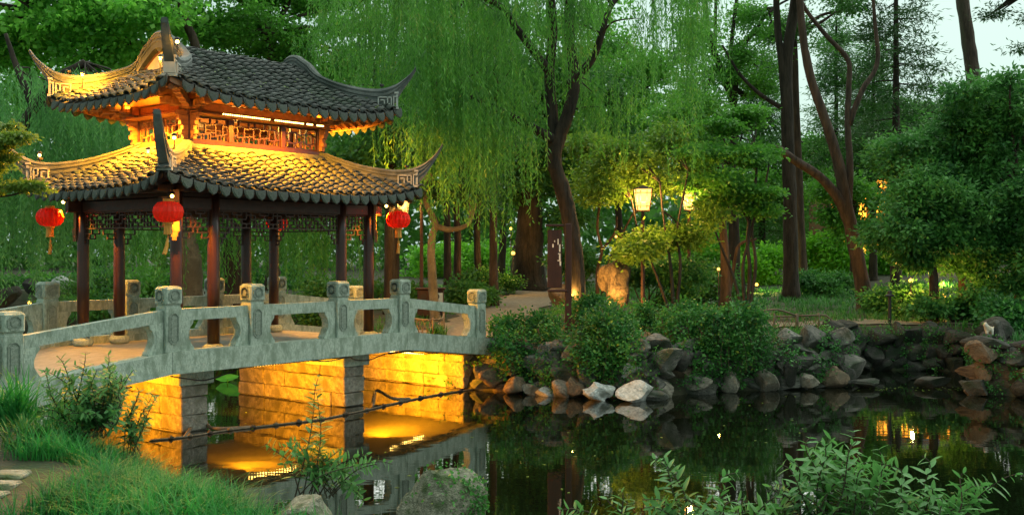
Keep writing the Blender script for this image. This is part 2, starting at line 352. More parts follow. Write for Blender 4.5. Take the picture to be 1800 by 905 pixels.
def path_sheet(name, pts, wid, dz=0.03, m=GRAVEL):
    c = polyc(pts, 10); V = []; Qs = []
    for i, p in enumerate(c):
        d = c[min(i + 1, len(c) - 1)] - c[max(i - 1, 0)]; d = d / np.linalg.norm(d); nrm = np.array([-d[1], d[0]])
        for k in range(7):
            ww = (k / 6 - 0.5) * wid * (1 + 0.12 * math.sin(i * 1.3 + k)); q = p + nrm * ww; V.append((q[0], q[1], gz(q[0], q[1]) + dz))
    for i in range(len(c) - 1):
        for k in range(6): a = i * 7 + k; Qs.append((a, a + 1, a + 8, a + 7))
    me = np_mesh(name, np.array(V), np.array(Qs), m); me.polygons.foreach_set('use_smooth', [True] * len(me.polygons))
    return tag(link(name, me), kind='structure')
path_sheet('garden_path', [(-2.1, 26.6), (-1.2, 28.2), (-0.7, 31), (-0.3, 35), (0.6, 40), (1.5, 48), (0.5, 60)], 2.3)
path_sheet('bank_path', [(6.2, 29.2), (7.6, 29.8), (10, 30.6), (13, 30.3), (18, 30)], 1.3, 0.035)

# ------------------------------------------------------------------ bridge
C0 = Vector((-5.835, 21.86, 0.0)); ANG = math.atan2(0.782, 0.623)
UX, UY = math.cos(ANG), math.sin(ANG)
def W(u, v, z): return Vector((C0.x + u * UX + v * UY, C0.y + u * UY - v * UX, z))
def kz(u): return 1.52 - 0.115 * max(0, abs(u) - 2.9)
DECK = 1.37
br = thing('stone_bridge', 'arched grey granite footbridge with carved railing posts crossing the pond', 'bridge', C0, ANG)
def lb(u, v, z): return (u, -v, z)
# (local frame of bridge and pavilion: x = along the bridge, -y = towards the camera side)
US = [-6.5, -2.9, 2.9, 5.8]
for sgn in (1, -1):
    for a, bb in zip(US[:-1], US[1:]):
        mb = MB(); n = 6
        for k in range(n):
            pass
        poly = [(a + 0.004, kz(a) - 0.39), (bb - 0.004, kz(bb) - 0.39), (bb - 0.004, kz(bb) - 0.015), (bb - 0.004, kz(bb)), (a + 0.004, kz(a)), (a + 0.004, kz(a) - 0.015)]
        mb.prism(poly, lambda q, z, d: (q, -d, z), sgn * 1.93, sgn * 2.26)
        mb.build('edge_beam', STONE, br)
mb = MB()
for a, bb in zip(US[:-1], US[1:]):
    poly = [(a, kz(a) - 0.42), (bb, kz(bb) - 0.42), (bb, kz(bb) - 0.15), (a, kz(a) - 0.15)]
    mb.prism(poly, lambda q, z, d: (q, -d, z), -1.93, 1.93)
mb.build('deck_slab', FLOOR, br)
# railing posts (shared mesh, z = 0 on the kerb top)
def octa(w_, h_, c): return [(-w_, -h_ + c), (-w_ + c, -h_), (w_ - c, -h_), (w_, -h_ + c), (w_, h_ - c), (w_ - c, h_), (-w_ + c, h_), (-w_, h_ - c)]
pm = MB(); pm.bev((0, 0, 0.385), (0.31, 0.31, 0.79), 0.012); pm.box((0, 0, 0.795), (0.285, 0.285, 0.04)); pm.bev((0, 0, 0.965), (0.35, 0.35, 0.31), 0.03); pm.bev((0, 0, 1.12), (0.28, 0.28, 0.03), 0.014)
POSTM = pm.mesh('post', STONE)
def plate(w_, h_, c, th, inner, name):
    loops = [(0, 0.0), (0, 0.018), (th, 0.018), (th + 0.004, 0.004), (inner, 0.004), (inner + 0.004, 0.013), (inner + 0.03, 0.013)]
    q = MB(); n = 8
    for ins, d in loops:
        for p_, q_ in octa(max(w_ - ins, 0.01), max(h_ - ins, 0.01), c * max(0.3, (w_ - ins) / w_)): q.v.append((p_, -d, q_))
    for i in range(len(loops) - 1):
        for k in range(n): q.f.append((i * n + k, i * n + (k + 1) % n, (i + 1) * n + (k + 1) % n, (i + 1) * n + k))
    q.f.append(tuple(range((len(loops) - 1) * n, len(loops) * n))); return q.mesh(name, STONEC)
MEDM = plate(0.115, 0.115, 0.062, 0.02, 0.055, 'medallion'); PANM = plate(0.10, 0.27, 0.06, 0.016, 0.045, 'carved_panel')
POSTU = [-5.65, -2.86, -1.07, 1.07, 2.86, 5.42]
def bracket_mesh(sl, hgt=0.53):
    pr = [(0, 0), (0.30, 0), (0.30, 0.03), (0.25, 0.10), (0.195, 0.2), (0.185, 0.3), (0.215, 0.4), (0.27, 0.47), (0.28, hgt), (0, hgt)]
    b_ = MB(); b_.prism(pr, lambda a, z, d: (a, d, z + a * sl), -0.1, 0.1)
    b_.prism([(0.02, 0.04), (0.2, 0.04), (0.15, 0.2), (0.145, 0.3), (0.17, 0.42), (0.02, 0.46)], lambda a, z, d: (a, d, z + a * sl), -0.107, 0.107)
    return b_.mesh('rail_bracket', STONE)
for sgn in (1, -1):
    v = sgn * 2.08
    for i, u in enumerate(POSTU):
        po = link('post', POSTM, br, mtx=Matrix.Translation(lb(u, v, kz(u))))
        for k in range(4):
            link('medallion', MEDM, po, mtx=Matrix.Rotation(k * math.pi / 2, 4, 'Z') @ Matrix.Translation((0, -0.171, 0.965)))
            link('carved_panel', PANM, po, mtx=Matrix.Rotation(k * math.pi / 2, 4, 'Z') @ Matrix.Translation((0, -0.151, 0.40)))
    for a, bb in zip(POSTU[:-1], POSTU[1:]):
        a0, b0 = a + 0.157, bb - 0.157
        z0, z1 = kz(a), kz(bb); za = kz(a0) if abs(a) > 3 or abs(bb) > 3 else z0; zb = kz(b0) if abs(a) > 3 or abs(bb) > 3 else z1
        mb = MB(); mb.prism([(a0, za + 0.53), (b0, zb + 0.53), (b0, zb + 0.735), (a0, za + 0.735)], lambda q, z, d: (q, -d, z), v - 0.09, v + 0.09)
        mb.build('hand_rail', STONE, br)
        sl = (zb - za) / (b0 - a0)
        link('rail_bracket', bracket_mesh(sl, 0.526), br, mtx=Matrix.Translation(lb(a0, v, za + 0.002)))
        link('rail_bracket', bracket_mesh(-sl, 0.526), br, mtx=Matrix.Translation(lb(b0, v, zb + 0.002)) @ Matrix.Rotation(math.pi, 4, 'Z'))
# piers built of single blocks
def pier(uc, wid, vmax, z0, ztop, capo=0.09, n=4, R=random.Random(3)):
    hs = [0.36, 0.28, 0.33, 0.30]; z = z0; k = 0
    while z < ztop - 0.05:
        h = min(hs[k % 4], ztop - z)
        if ztop - z - h < 0.12: h = ztop - z
        cuts = [-vmax + 2 * vmax * (i + (0.0 if i in (0, n) else R.uniform(-0.28, 0.28) + (0.5 if k % 2 else 0) * 0.6)) / n for i in range(n + 1)]; cuts[0], cuts[-1] = -vmax, vmax
        for a, bb in zip(cuts[:-1], cuts[1:]):
            q = MB(); q.bev((0, 0, 0), (wid + R.uniform(-0.02, 0.02), abs(bb - a) - 0.007, h - 0.007), 0.018, 0.012, R)
            q.build('stone_block', PIER, br).location = lb(uc, (a + bb) / 2, z + h / 2)
        z += h; k += 1
def cap(uc, wid, vmax, z0, z1):
    for a, bb in ((-vmax, -0.6), (-0.6, 0.65), (0.65, vmax)):
        q = MB(); q.bev((uc, -(a + bb) / 2, (z0 + z1) / 2), (wid, bb - a - 0.01, z1 - z0), 0.018); q.build('cap_stone', STONE if a > 0 else PIER, br)
for uc in (-2.12, 1.80):
    pier(uc, 0.57, 1.78, -0.35, 0.845); cap(uc, 0.74, 1.86, 0.85, 1.096)
pier(5.62, 0.7, 1.80, -0.35, 0.80, n=5, R=random.Random(5)); pier(-6.2, 0.7, 1.80, -0.35, 0.64, R=random.Random(6))
# two characters cut into the front of the first cap stone (small, heart)
ch = MB()
def stroke(x0, z0, x1, z1, w_=0.022, uo=-2.05, zo=0.965, v=1.862):
    d = math.hypot(x1 - x0, z1 - z0); a = math.atan2(z1 - z0, x1 - x0)
    ch.box((uo + (x0 + x1) / 2, -v, zo + (z0 + z1) / 2), (d, 0.006, w_), Matrix.Rotation(-a, 3, 'Y'))
for q in [(-0.10, 0.075, -0.10, -0.07), (-0.10, -0.07, -0.125, -0.05), (-0.135, 0.02, -0.165, -0.03), (-0.065, 0.02, -0.035, -0.03),
          (0.06, 0.0, 0.045, -0.045), (0.085, 0.03, 0.09, -0.05), (0.09, -0.055, 0.16, -0.06), (0.16, -0.06, 0.17, -0.03), (0.11, 0.055, 0.125, 0.015), (0.165, 0.045, 0.185, 0.005)]: stroke(*q)
tag(ch.build('inscription', STONEC, br), 'two dark painted characters on the cap stone')
# drooping cables below the beam
def cable(pts, r=0.012):
    mb = MB(); mb.tube([lb(*p) for p in polyc(pts, 6)], r, 6); mb.build('cable', BLACK, br, smooth=True)
cable([(-2.9, 2.2, 1.10), (-2.4, 2.0, 0.99), (-2.0, 1.95, 0.93), (-1.55, 2.05, 1.03), (-1.25, 2.2, 1.12), (0.2, 2.2, 1.115), (1.2, 2.2, 1.11)])
cable([(0.2, 2.24, 1.12), (0.7, 2.2, 1.07), (1.25, 2.2, 1.10), (1.6, 2.0, 1.01), (2.0, 2.0, 0.97), (2.4, 2.2, 1.10), (3.4, 2.2, 1.08), (4.6, 2.2, 0.93)])
cable([(2.9, 2.1, 1.10), (3.6, 2.1, 0.99), (4.3, 2.1, 0.96), (5.2, 2.1, 0.88)])
# lamp strips under the spans
def led_row(mb, p0, p1, n, s=0.02):
    for i in range(n):
        q = Vector(p0).lerp(Vector(p1), (i + 0.5) / n); mb.lathe([(s * 0.3, -s), (s, -s * 0.3), (s, s * 0.3), (s * 0.3, s)], q, 6)
for (a, bb) in ((-5.3, -3.4), (-0.9, 0.3), (2.9, 4.0)):
    q = MB(); led_row(q, lb(a, 1.72, kz(a) - 0.46), lb(bb, 1.72, kz(bb) - 0.46), 18, 0.016); q.build('led_strip', LED, br)
    q = MB(); q.bev(lb((a + bb) / 2, 1.72, kz((a + bb) / 2) - 0.435), (abs(bb - a) + 0.1, 0.05, 0.03), 0.006, 0); q.build('led_rail', DKWOOD, br)
def area_uv(name, u, v, z, energy, su, sv, du=0.0, dv=0.0, dz=-1.0, color=AMBER):
    o = lamp(name, 'AREA', W(u, v, z), energy, color, size=su, size_y=sv)
    d = Vector((du * UX + dv * UY, du * UY - dv * UX, dz)).normalized()
    zax = -d; xax = Vector((UX, UY, 0)); xax = (xax - zax * xax.dot(zax)).normalized(); yax = zax.cross(xax)
    o.rotation_euler = Matrix((xax, yax, zax)).transposed().to_euler(); return o
UB = (1.0, 0.33, 0.006)
area_uv('underbridge_light', -4.2, 0.9, 0.84, 190, 1.0, 0.03, du=0.9, dv=-0.2, dz=-0.35, color=UB)
area_uv('underbridge_light', -0.35, 0.9, 0.98, 190, 1.0, 0.03, du=0.9, dv=-0.2, dz=-0.35, color=UB)
area_uv('underbridge_light', 3.6, 0.8, 0.94, 370, 1.0, 0.03, du=0.9, dv=-0.2, dz=-0.35, color=UB)

# ------------------------------------------------------------------ pavilion
pv = thing('garden_pavilion', 'two-tiered pavilion with upturned tiled eaves standing on the bridge', 'pavilion', (C0.x, C0.y, DECK), ANG)
def lp(u, v, z): return (u, -v, z - DECK)
colU = [-2.38, -1.59, 1.59, 2.38]
cmsh = MB(); cmsh.lathe([(0.112, 0.16), (0.116, 1.2), (0.112, 2.2), (0.106, 3.12)], n=20); COLM = cmsh.mesh('column', REDWOOD, True)
bmsh = MB(); bmsh.lathe([(0.13, 0.0), (0.18, 0.02), (0.205, 0.08), (0.19, 0.13), (0.15, 0.165), (0.13, 0.17)], n=20); BASEM = bmsh.mesh('stone_base', STONE, True)
for v in (1.6, -1.6):
    for u in colU:
        c = link('column', COLM, pv, mtx=Matrix.Translation(lp(u, v, DECK))); link('stone_base', BASEM, c)
def beam(name, u0, v0, u1, v1, z0, z1, th, m, over=0.0):
    q = MB(); q.bev(lp((u0 + u1) / 2, (v0 + v1) / 2, (z0 + z1) / 2), (abs(u1 - u0) + th, abs(v1 - v0) + th, z1 - z0), 0.012); return q.build(name, m, pv)
for v in (1.6, -1.6):
    beam('architrave', -2.66, v, 2.66, v, 4.03, 4.25, 0.13, DKWOOD); beam('eave_purlin', -2.75, v, 2.75, v, 4.34, 4.47, 0.12, DKWOOD)
    beam('tie_board', -2.4, v, 2.4, v, 4.252, 4.338, 0.06, DKWOOD)
for u in (2.38, -2.38):
    beam('architrave', u, -1.53, u, 1.53, 4.035, 4.245, 0.12, DKWOOD); beam('eave_purlin', u, -1.85, u, 1.85, 4.345, 4.465, 0.11, DKWOOD)
    beam('tie_board', u, -1.5, u, 1.5, 4.256, 4.334, 0.055, DKWOOD)
# ceiling boards under the upper floor
q = MB(); q.box(lp(0, 0, 4.52), (4.6, 3.0, 0.04)); q.build('ceiling_board', DKWOOD, pv)
def lattice(name, p0, p1, z0, z1, m, rows, cell, t=0.028, drop=0.0, kind='brick', th=0.035):
    """bar lattice between two (u, v) points, z0..z1; built of separate bars joined into one light panel"""
    du, dv = p1[0] - p0[0], p1[1] - p0[1]; ln = math.hypot(du, dv); du /= ln; dv /= ln
    q = MB(); thick = th
    def bar(a0, a1, b0, b1):
        am, bm_ = (a0 + a1) / 2, (b0 + b1) / 2
        sx = abs(a1 - a0) if abs(du) > 0.5 else thick; sy = thick if abs(du) > 0.5 else abs(a1 - a0)
        q.box(lp(p0[0] + du * am, p0[1] + dv * am, bm_), (sx, sy, abs(b1 - b0)))
    h = z1 - z0
    bar(0, ln, z1 - t, z1); bar(0, t, z0 - drop, z1 - t - 0.001); bar(ln - t, ln, z0 - drop, z1 - t - 0.001)
    if kind == 'brick':
        n = max(2, round(ln / cell)); cw = ln / n; rh = h / rows
        for r in range(rows + 1):
            zz = z0 + r * rh
            if r in (0,): bar(t, ln - t, zz, zz + t)
            elif r < rows:
                for k in range(n):
                    if (k + r) % 3 != 2: bar(k * cw + 0.001 + (t if k == 0 else 0), (k + 1) * cw - (t if k == n - 1 else 0), zz, zz + t * 0.9)
        for r in range(rows):
            for k in range(1, n):
                if (k + r) % 2 == 0 or (k * 7 + r) % 3 == 0: bar(k * cw - t / 2, k * cw + t / 2, z0 + r * rh + t + 0.001, z0 + (r + 1) * rh - 0.001)
        if drop:
            for e in (0, 1):
                for j, (wd_, dd) in enumerate(((0.26, 0.10), (0.17, 0.20), (0.10, 0.30))):
                    if dd > drop + 0.01: continue
                    a0, a1 = (t, wd_) if e == 0 else (ln - wd_, ln - t)
                    bar(a0, a1, z0 - dd, z0 - dd + t); bar(wd_ - t if e == 0 else ln - wd_, wd_ if e == 0 else ln - wd_ + t, z0 - dd + t, z0 - dd + 0.099)
    else:
        n = max(1, round(ln / cell)); cw = ln / n; bar(t, ln - t, z0, z0 + t)
        for k in range(n):
            a0, a1 = k * cw, (k + 1) * cw; ia, ib = a0 + cw * 0.26, a0 + cw * 0.74; ja, jb = z0 + h * 0.24, z0 + h * 0.78
            bar(ia, ib, ja, ja + t); bar(ia, ib, jb - t, jb); bar(ia, ia + t, ja + t, jb - t); bar(ib - t, ib, ja + t, jb - t)
            bar(ia + t * 1.5, ia + t * 2.5, jb + 0.001, z1 - t - 0.001); bar(ib - t * 2.5, ib - t * 1.5, z0 + t + 0.001, ja - 0.001)
            bar(a0 + (t if k == 0 else 0), ia - 0.001, ja + t * 1.5, ja + t * 2.5); bar(ib + 0.001, a1 - (t if k == n - 1 else 0), jb - t * 2.5, jb - t * 1.5)
            bar(a0 + (t if k == 0 else 0), ia - 0.001, jb - t * 2, jb - t); bar(ib + 0.001, a1 - (t if k == n - 1 else 0), ja + t, ja + t * 2)
            if k: bar(a0 - t / 2, a0 + t / 2, z0 + t + 0.001, ja + t); bar(a0 - t / 2, a0 + t / 2, jb - t, z1 - t - 0.001)
    return q.build(name, m, pv, fix=False)
for v in (1.6, -1.6):
    for a, bb in zip(colU[:-1], colU[1:]): lattice('frieze_lattice', (a + 0.1, v), (bb - 0.1, v), 3.70, 4.03, DKWOOD, 4, 0.105, 0.022, drop=0.30 if bb - a > 1 else 0.2)
for u in (2.38, -2.38): lattice('frieze_lattice', (u, -1.5), (u, 1.5), 3.70, 4.03, DKWOOD, 4, 0.105, 0.022, drop=0.30)
# corner struts lit by the small lamps: carved plate on each corner column, facing out
for su in (-1, 1):
    for sv in (-1, 1):
        q = MB(); d = 0.135
        R45 = Matrix.Rotation(math.radians(-45 * su * sv), 3, 'Z')
        c = Vector(lp(su * (2.38 + d * 0.72), sv * (1.6 + d * 0.72), 3.98)); q.box(c, (0.16, 0.05, 0.78), Matrix.Rotation(math.radians(45 if su * sv > 0 else -45), 3, 'Z'))
        for j, (zz, ww) in enumerate(((3.66, 0.12), (3.57, 0.08), (3.50, 0.05))):
            q.box(Vector(lp(su * (2.38 + 0.11), sv * (1.6 + 0.11), zz)), (ww * 1.5, 0.06, 0.085), Matrix.Rotation(math.radians(45 if su * sv > 0 else -45), 3, 'Z'))
        q.build('corner_strut', WOOD, pv)

# ---- roof surfaces
def lift(tt, d, dm): return 0.27 * abs(tt) ** 4 * max(0.0, 1 - d / dm) ** 1.5
LA, LBb, LD_ = 3.2, 2.42, 1.57                                   # lower roof: half length, half width, run
def lowz(d): q = min(max(d / LD_, -0.2), 1.05); return 4.36 + 0.88 * (0.74 * q + 0.26 * q * q)
UA, UB_, UG = 2.85, 2.07, 1.65                                   # upper roof: half length, half width, gable
def zU(v): v = abs(v); return 7.25 - 0.655 * (math.sqrt(v * v + 0.09) - 0.3) - 0.07 * math.sin(math.pi * min(v / UB_, 1))
def surf(roof, face, s_, d):
    """s_ = coordinate along the eave, d = distance in from the eave; returns local (u, v, z)"""
    if roof == 'low':
        A = (LA if face in ('f', 'b') else LBb); half = A - d; z = lowz(d) + lift(s_ / max(half, 0.05), d, LD_)
        ed = (LBb if face in ('f', 'b') else LA) - d
    else:
        A = (UA if face in ('f', 'b') else UB_); half = A - min(d, 1.2); z = zU(UB_ - d) + lift(min(1, abs(s_) / max(half, 0.05)), d, 1.2)
        ed = (UB_ if face in ('f', 'b') else UA) - d
    if face == 'f': return Vector((s_, ed, z))
    if face == 'b': return Vector((-s_, -ed, z))
    if face == 'r': return Vector((ed, -s_, z))
    return Vector((-ed, s_, z))
def dmax(roof, face, s_):
    if roof == 'low': return min(LD_, (LA if face in ('f', 'b') else LBb) - abs(s_))
    if face in ('f', 'b'): return UB_ if abs(s_) <= UG else UA - abs(s_)
    return min(1.2, UB_ - abs(s_))
def tomat(p, ex, ey, ez):
    m_ = Matrix.Identity(4)
    for r_ in range(3): m_[r_][0] = ex[r_]; m_[r_][1] = ey[r_]; m_[r_][2] = ez[r_]; m_[r_][3] = p[r_]
    return m_
def frame_at(roof, face, s_, d):
    a = Vector(lp(*surf(roof, face, s_, d))); e = 0.02
    up = (Vector(lp(*surf(roof, face, s_, d + e))) - Vector(lp(*surf(roof, face, s_, d - e)))).normalized()
    sx = (Vector(lp(*surf(roof, face, s_ + e, d))) - Vector(lp(*surf(roof, face, s_ - e, d)))).normalized()
    nz = sx.cross(up).normalized()
    if nz.z < 0: nz = -nz
    sx = up.cross(nz).normalized()
    return tomat(a, sx, up, nz)
# single barrel tile: x across, y upslope, z out
tm = MB(); nseg = 6; TWD, TLN, TTH = 0.098, 0.175, 0.022
arc = lambda r, zoff, y, k: (r * math.cos(math.pi * k / nseg), y, zoff + 0.72 * r * math.sin(math.pi * k / nseg))
vo = [arc(TWD, 0.022, 0, k) for k in range(nseg + 1)] + [arc(TWD * 0.86, -0.004, TLN, k) for k in range(nseg + 1)] + [arc(TWD - TTH, 0.018, 0, k) for k in range(nseg + 1)] + [arc(TWD - TTH, 0.018, 0.05, k) for k in range(nseg + 1)]
n7 = nseg + 1; fo = []
for k in range(nseg):
    fo += [(k, k + 1, n7 + k + 1, n7 + k), (k, 2 * n7 + k, 2 * n7 + k + 1, k + 1), (2 * n7 + k, 3 * n7 + k, 3 * n7 + k + 1, 2 * n7 + k + 1)]
tm.add(vo, fo); TILEM = tm.mesh('cover_tile', TILE, True, fix=False)
tv = np.array(vo); tf = np.array(fo)
PV = [(-0.07, 0, 0.03), (-0.035, 0, 0.008), (0.035, 0, 0.008), (0.07, 0, 0.03), (-0.065, 0.16, 0.012), (-0.035, 0.16, -0.006), (0.035, 0.16, -0.006), (0.065, 0.16, 0.012)]
pvv = np.array(PV); pf = np.array([(0, 1, 5, 4), (1, 2, 6, 5), (2, 3, 7, 6)])
dm = MB()
prof = [(-0.118, 0.035), (-0.05, 0.012), (0.05, 0.012), (0.118, 0.035), (0.112, -0.07), (0.075, -0.15), (0.0, -0.205), (-0.075, -0.15), (-0.112, -0.07)]
prof = [(a, z * 0.88) for a, z in prof]
dm.prism(prof, lambda a, z, d: (a, d, z), -0.012, 0.012)
pr2 = [(-0.085, -0.0), (0.085, -0.0), (0.08, -0.075), (0.05, -0.125), (0, -0.165), (-0.05, -0.125), (-0.08, -0.075)]
dm.prism(pr2, lambda a, z, d: (a, d, z), -0.019, -0.011)
DRIPM = dm.mesh('drip_tile', DRIP)
cover = []; R8 = random.Random(8)
drips = []
stuffV = []; stuffQ = []; nst = 0; panV = []; panQ = []; npn = 0
PITCH = 0.262; STEP = 0.132
def put(arrV, arrQ, n, mtx, V, Q_):
    M_ = np.array(mtx); arrV.append(V @ M_[:3, :3].T + M_[:3, 3]); arrQ.append(Q_ + n); return n + len(V)
for roof in ('low', 'up'):
    for face in ('f', 'b', 'l', 'r'):
        A = {'low': (LA, LBb), 'up': (UA, UB_)}[roof][0 if face in ('f', 'b') else 1]
        nc = int((2 * A - 0.1) / PITCH); nc = nc // 2 * 2 + 1
        for k in range(nc):
            s0 = (k - (nc - 1) / 2) * PITCH
            dm_ = dmax(roof, face, s0); d = 0.0; first = True
            while d < dm_ - 0.05:
                M_ = frame_at(roof, face, s0, d + 0.001) @ Matrix.Rotation(math.radians(R8.gauss(0, 3.2)), 4, 'Z') @ Matrix.Translation((R8.gauss(0, .006), R8.gauss(0, .006), 0.03 + R8.uniform(-.006, .008)))
                pri = 0 if (roof == 'low' and face == 'f') else 1 if (roof == 'low' and face == 'l') else 2 if (roof == 'up' and face == 'f') else 3
                cover.append((pri, d, M_)); d += STEP * (1 + 0.04 * math.sin(k * 1.7))
            # pan tiles and the drip tile between the rows
            s1 = s0 + PITCH / 2
            if abs(s1) < A - 0.06:
                dm_ = dmax(roof, face, s1); d = 0.0
                while d < dm_ - 0.05:
                    npn = put(panV, panQ, npn, frame_at(roof, face, s1, d + 0.001), pvv, pf); d += 0.145
                base = Vector(lp(*surf(roof, face, s1, -0.035))); e = Vector(lp(*surf(roof, face, s1 + 0.02, -0.035))) - Vector(lp(*surf(roof, face, s1 - 0.02, -0.035))); e.normalize()
                outw = {'f': Vector((0, -1, 0)), 'b': Vector((0, 1, 0)), 'r': Vector((1, 0, 0)), 'l': Vector((-1, 0, 0))}[face]
                inn = -outw; up = Vector((0, 0, 1)); tlt = Matrix.Rotation(math.radians(-14 + R8.uniform(-5, 5)), 4, 'X') @ Matrix.Rotation(math.radians(R8.uniform(-3, 3)), 4, 'Y')
                ex = inn.cross(up); ex = (e if e.dot(ex) > 0 else -e)
                ez = ex.cross(inn).normalized()
                link('drip_tile', DRIPM, pv, mtx=tomat(base + Vector((0, 0, 0.02)), ex, inn, ez) @ tlt)
cover.sort(key=lambda a: (a[0], a[1]))
for i, (pri, d, M_) in enumerate(cover):
    if i < 300: link('cover_tile', TILEM, pv, mtx=M_)
    else: nst = put(stuffV, stuffQ, nst, M_, tv, tf)
me = np_mesh('cover_tiles_beyond', np.concatenate(stuffV), np.concatenate(stuffQ), TILE); me.polygons.foreach_set('use_smooth', [True] * len(me.polygons))
tag(link('cover_tiling', me, pv), kind='stuff')
tag(link('pan_tiling', np_mesh('pan_tiling', np.concatenate(panV), np.concatenate(panQ), PAN), pv), kind='stuff')
# roof boards (top skin dark, soffit wood below) and rafters
def skin(roof, face, off, m, name, d0=0.0):
    Vs = []; Qs = []; nt_, nd = 26, 14
    A = {'low': (LA, LBb), 'up': (UA, UB_)}[roof][0 if face in ('f', 'b') else 1]
    dend = LD_ if roof == 'low' else (UB_ if face in ('f', 'b') else 1.2)
    for j in range(nd + 1):
        d = d0 + (dend - d0) * j / nd; half = A - d if roof == 'low' else A - min(d, 1.2)
        for i in range(nt_ + 1):
            p_ = surf(roof, face, half * (2 * i / nt_ - 1) * 0.9995, d); Vs.append(lp(p_[0], p_[1], p_[2] + off))
    for j in range(nd):
        for i in range(nt_): a = j * (nt_ + 1) + i; Qs.append((a, a + 1, a + nt_ + 2, a + nt_ + 1))
    return link(name, np_mesh(name, np.array(Vs), np.array(Qs), m), pv)
for roof in ('low', 'up'):
    for face in 'fblr':
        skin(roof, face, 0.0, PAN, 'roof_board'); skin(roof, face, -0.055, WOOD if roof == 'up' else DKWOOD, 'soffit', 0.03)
        A = {'low': (LA, LBb), 'up': (UA, UB_)}[roof][0 if face in ('f', 'b') else 1]
        n = int((2 * A - 0.3) / 0.24)
        for k in range(n):
            s0 = (k - (n - 1) / 2) * 0.24; dm_ = min(dmax(roof, face, s0), 1.15)
            if dm_ < 0.25: continue
            a = Vector(lp(*surf(roof, face, s0, 0.07))); c = Vector(lp(*surf(roof, face, s0, dm_ - 0.04))); dirn = (c - a); ln = dirn.length; dirn.normalize()
            sx = dirn.cross(Vector((0, 0, 1))).normalized(); nz = sx.cross(dirn)
            q = MB(); q.box((0, 0, 0), (0.075, ln, 0.085))
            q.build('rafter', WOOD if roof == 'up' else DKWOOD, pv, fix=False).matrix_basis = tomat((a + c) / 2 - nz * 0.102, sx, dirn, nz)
        # eave board behind the drip tiles
        q = MB(); nn_ = 24; pts = []
        for i in range(nn_ + 1):
            p_ = surf(roof, face, A * (2 * i / nn_ - 1) * 0.985, 0.03); pts.append(lp(p_[0], p_[1], p_[2] - 0.05))
        for i in range(nn_):
            a, c = Vector(pts[i]), Vector(pts[i + 1]); q.add([a, c, c + Vector((0, 0, 0.05)), a + Vector((0, 0, 0.05))], [(0, 1, 2, 3)])
            q.add([a, c, c - Vector((0, 0, 0.06)), a - Vector((0, 0, 0.06))], [(0, 1, 2, 3)])
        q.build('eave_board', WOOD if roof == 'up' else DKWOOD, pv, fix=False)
# ---- ridges
PROF = [(0.085, 0), (0.085, 0.34), (0.105, 0.36), (0.105, 0.46), (0.075, 0.49), (0.075, 0.60), (0.10, 0.63), (0.10, 0.73), (0.07, 0.76), (0.09, 0.88), (0.055, 1.0)]
def ridge(pts, name='hip_ridge', wscale=1.0, m=RIDGE, parent=None):
    c = polyc(pts, 7); q = MB(); prof_ = PROF + [(-a, h) for a, h in PROF[::-1]]; n = len(prof_); base = 0
    for i, p_ in enumerate(c):
        d = c[min(i + 1, len(c) - 1)][:2] - c[max(i - 1, 0)][:2]; d = d / (np.linalg.norm(d) + 1e-9); sx = np.array([-d[1], d[0]])
        ws = wscale * (p_[4] if len(p_) > 4 else 1.0)
        for a, h in prof_: q.v.append(lp(p_[0] + sx[0] * a * ws, p_[1] + sx[1] * a * ws, p_[2] - p_[3] * (1 - h)))
    for i in range(len(c) - 1):
        for k in range(n): q.f.append((i * n + k, i * n + (k + 1) % n, (i + 1) * n + (k + 1) % n, (i + 1) * n + k))
    q.f.append(tuple(range(n))); q.f.append(tuple((len(c) - 1) * n + k for k in range(n)))
    return q.build(name, m, pv)
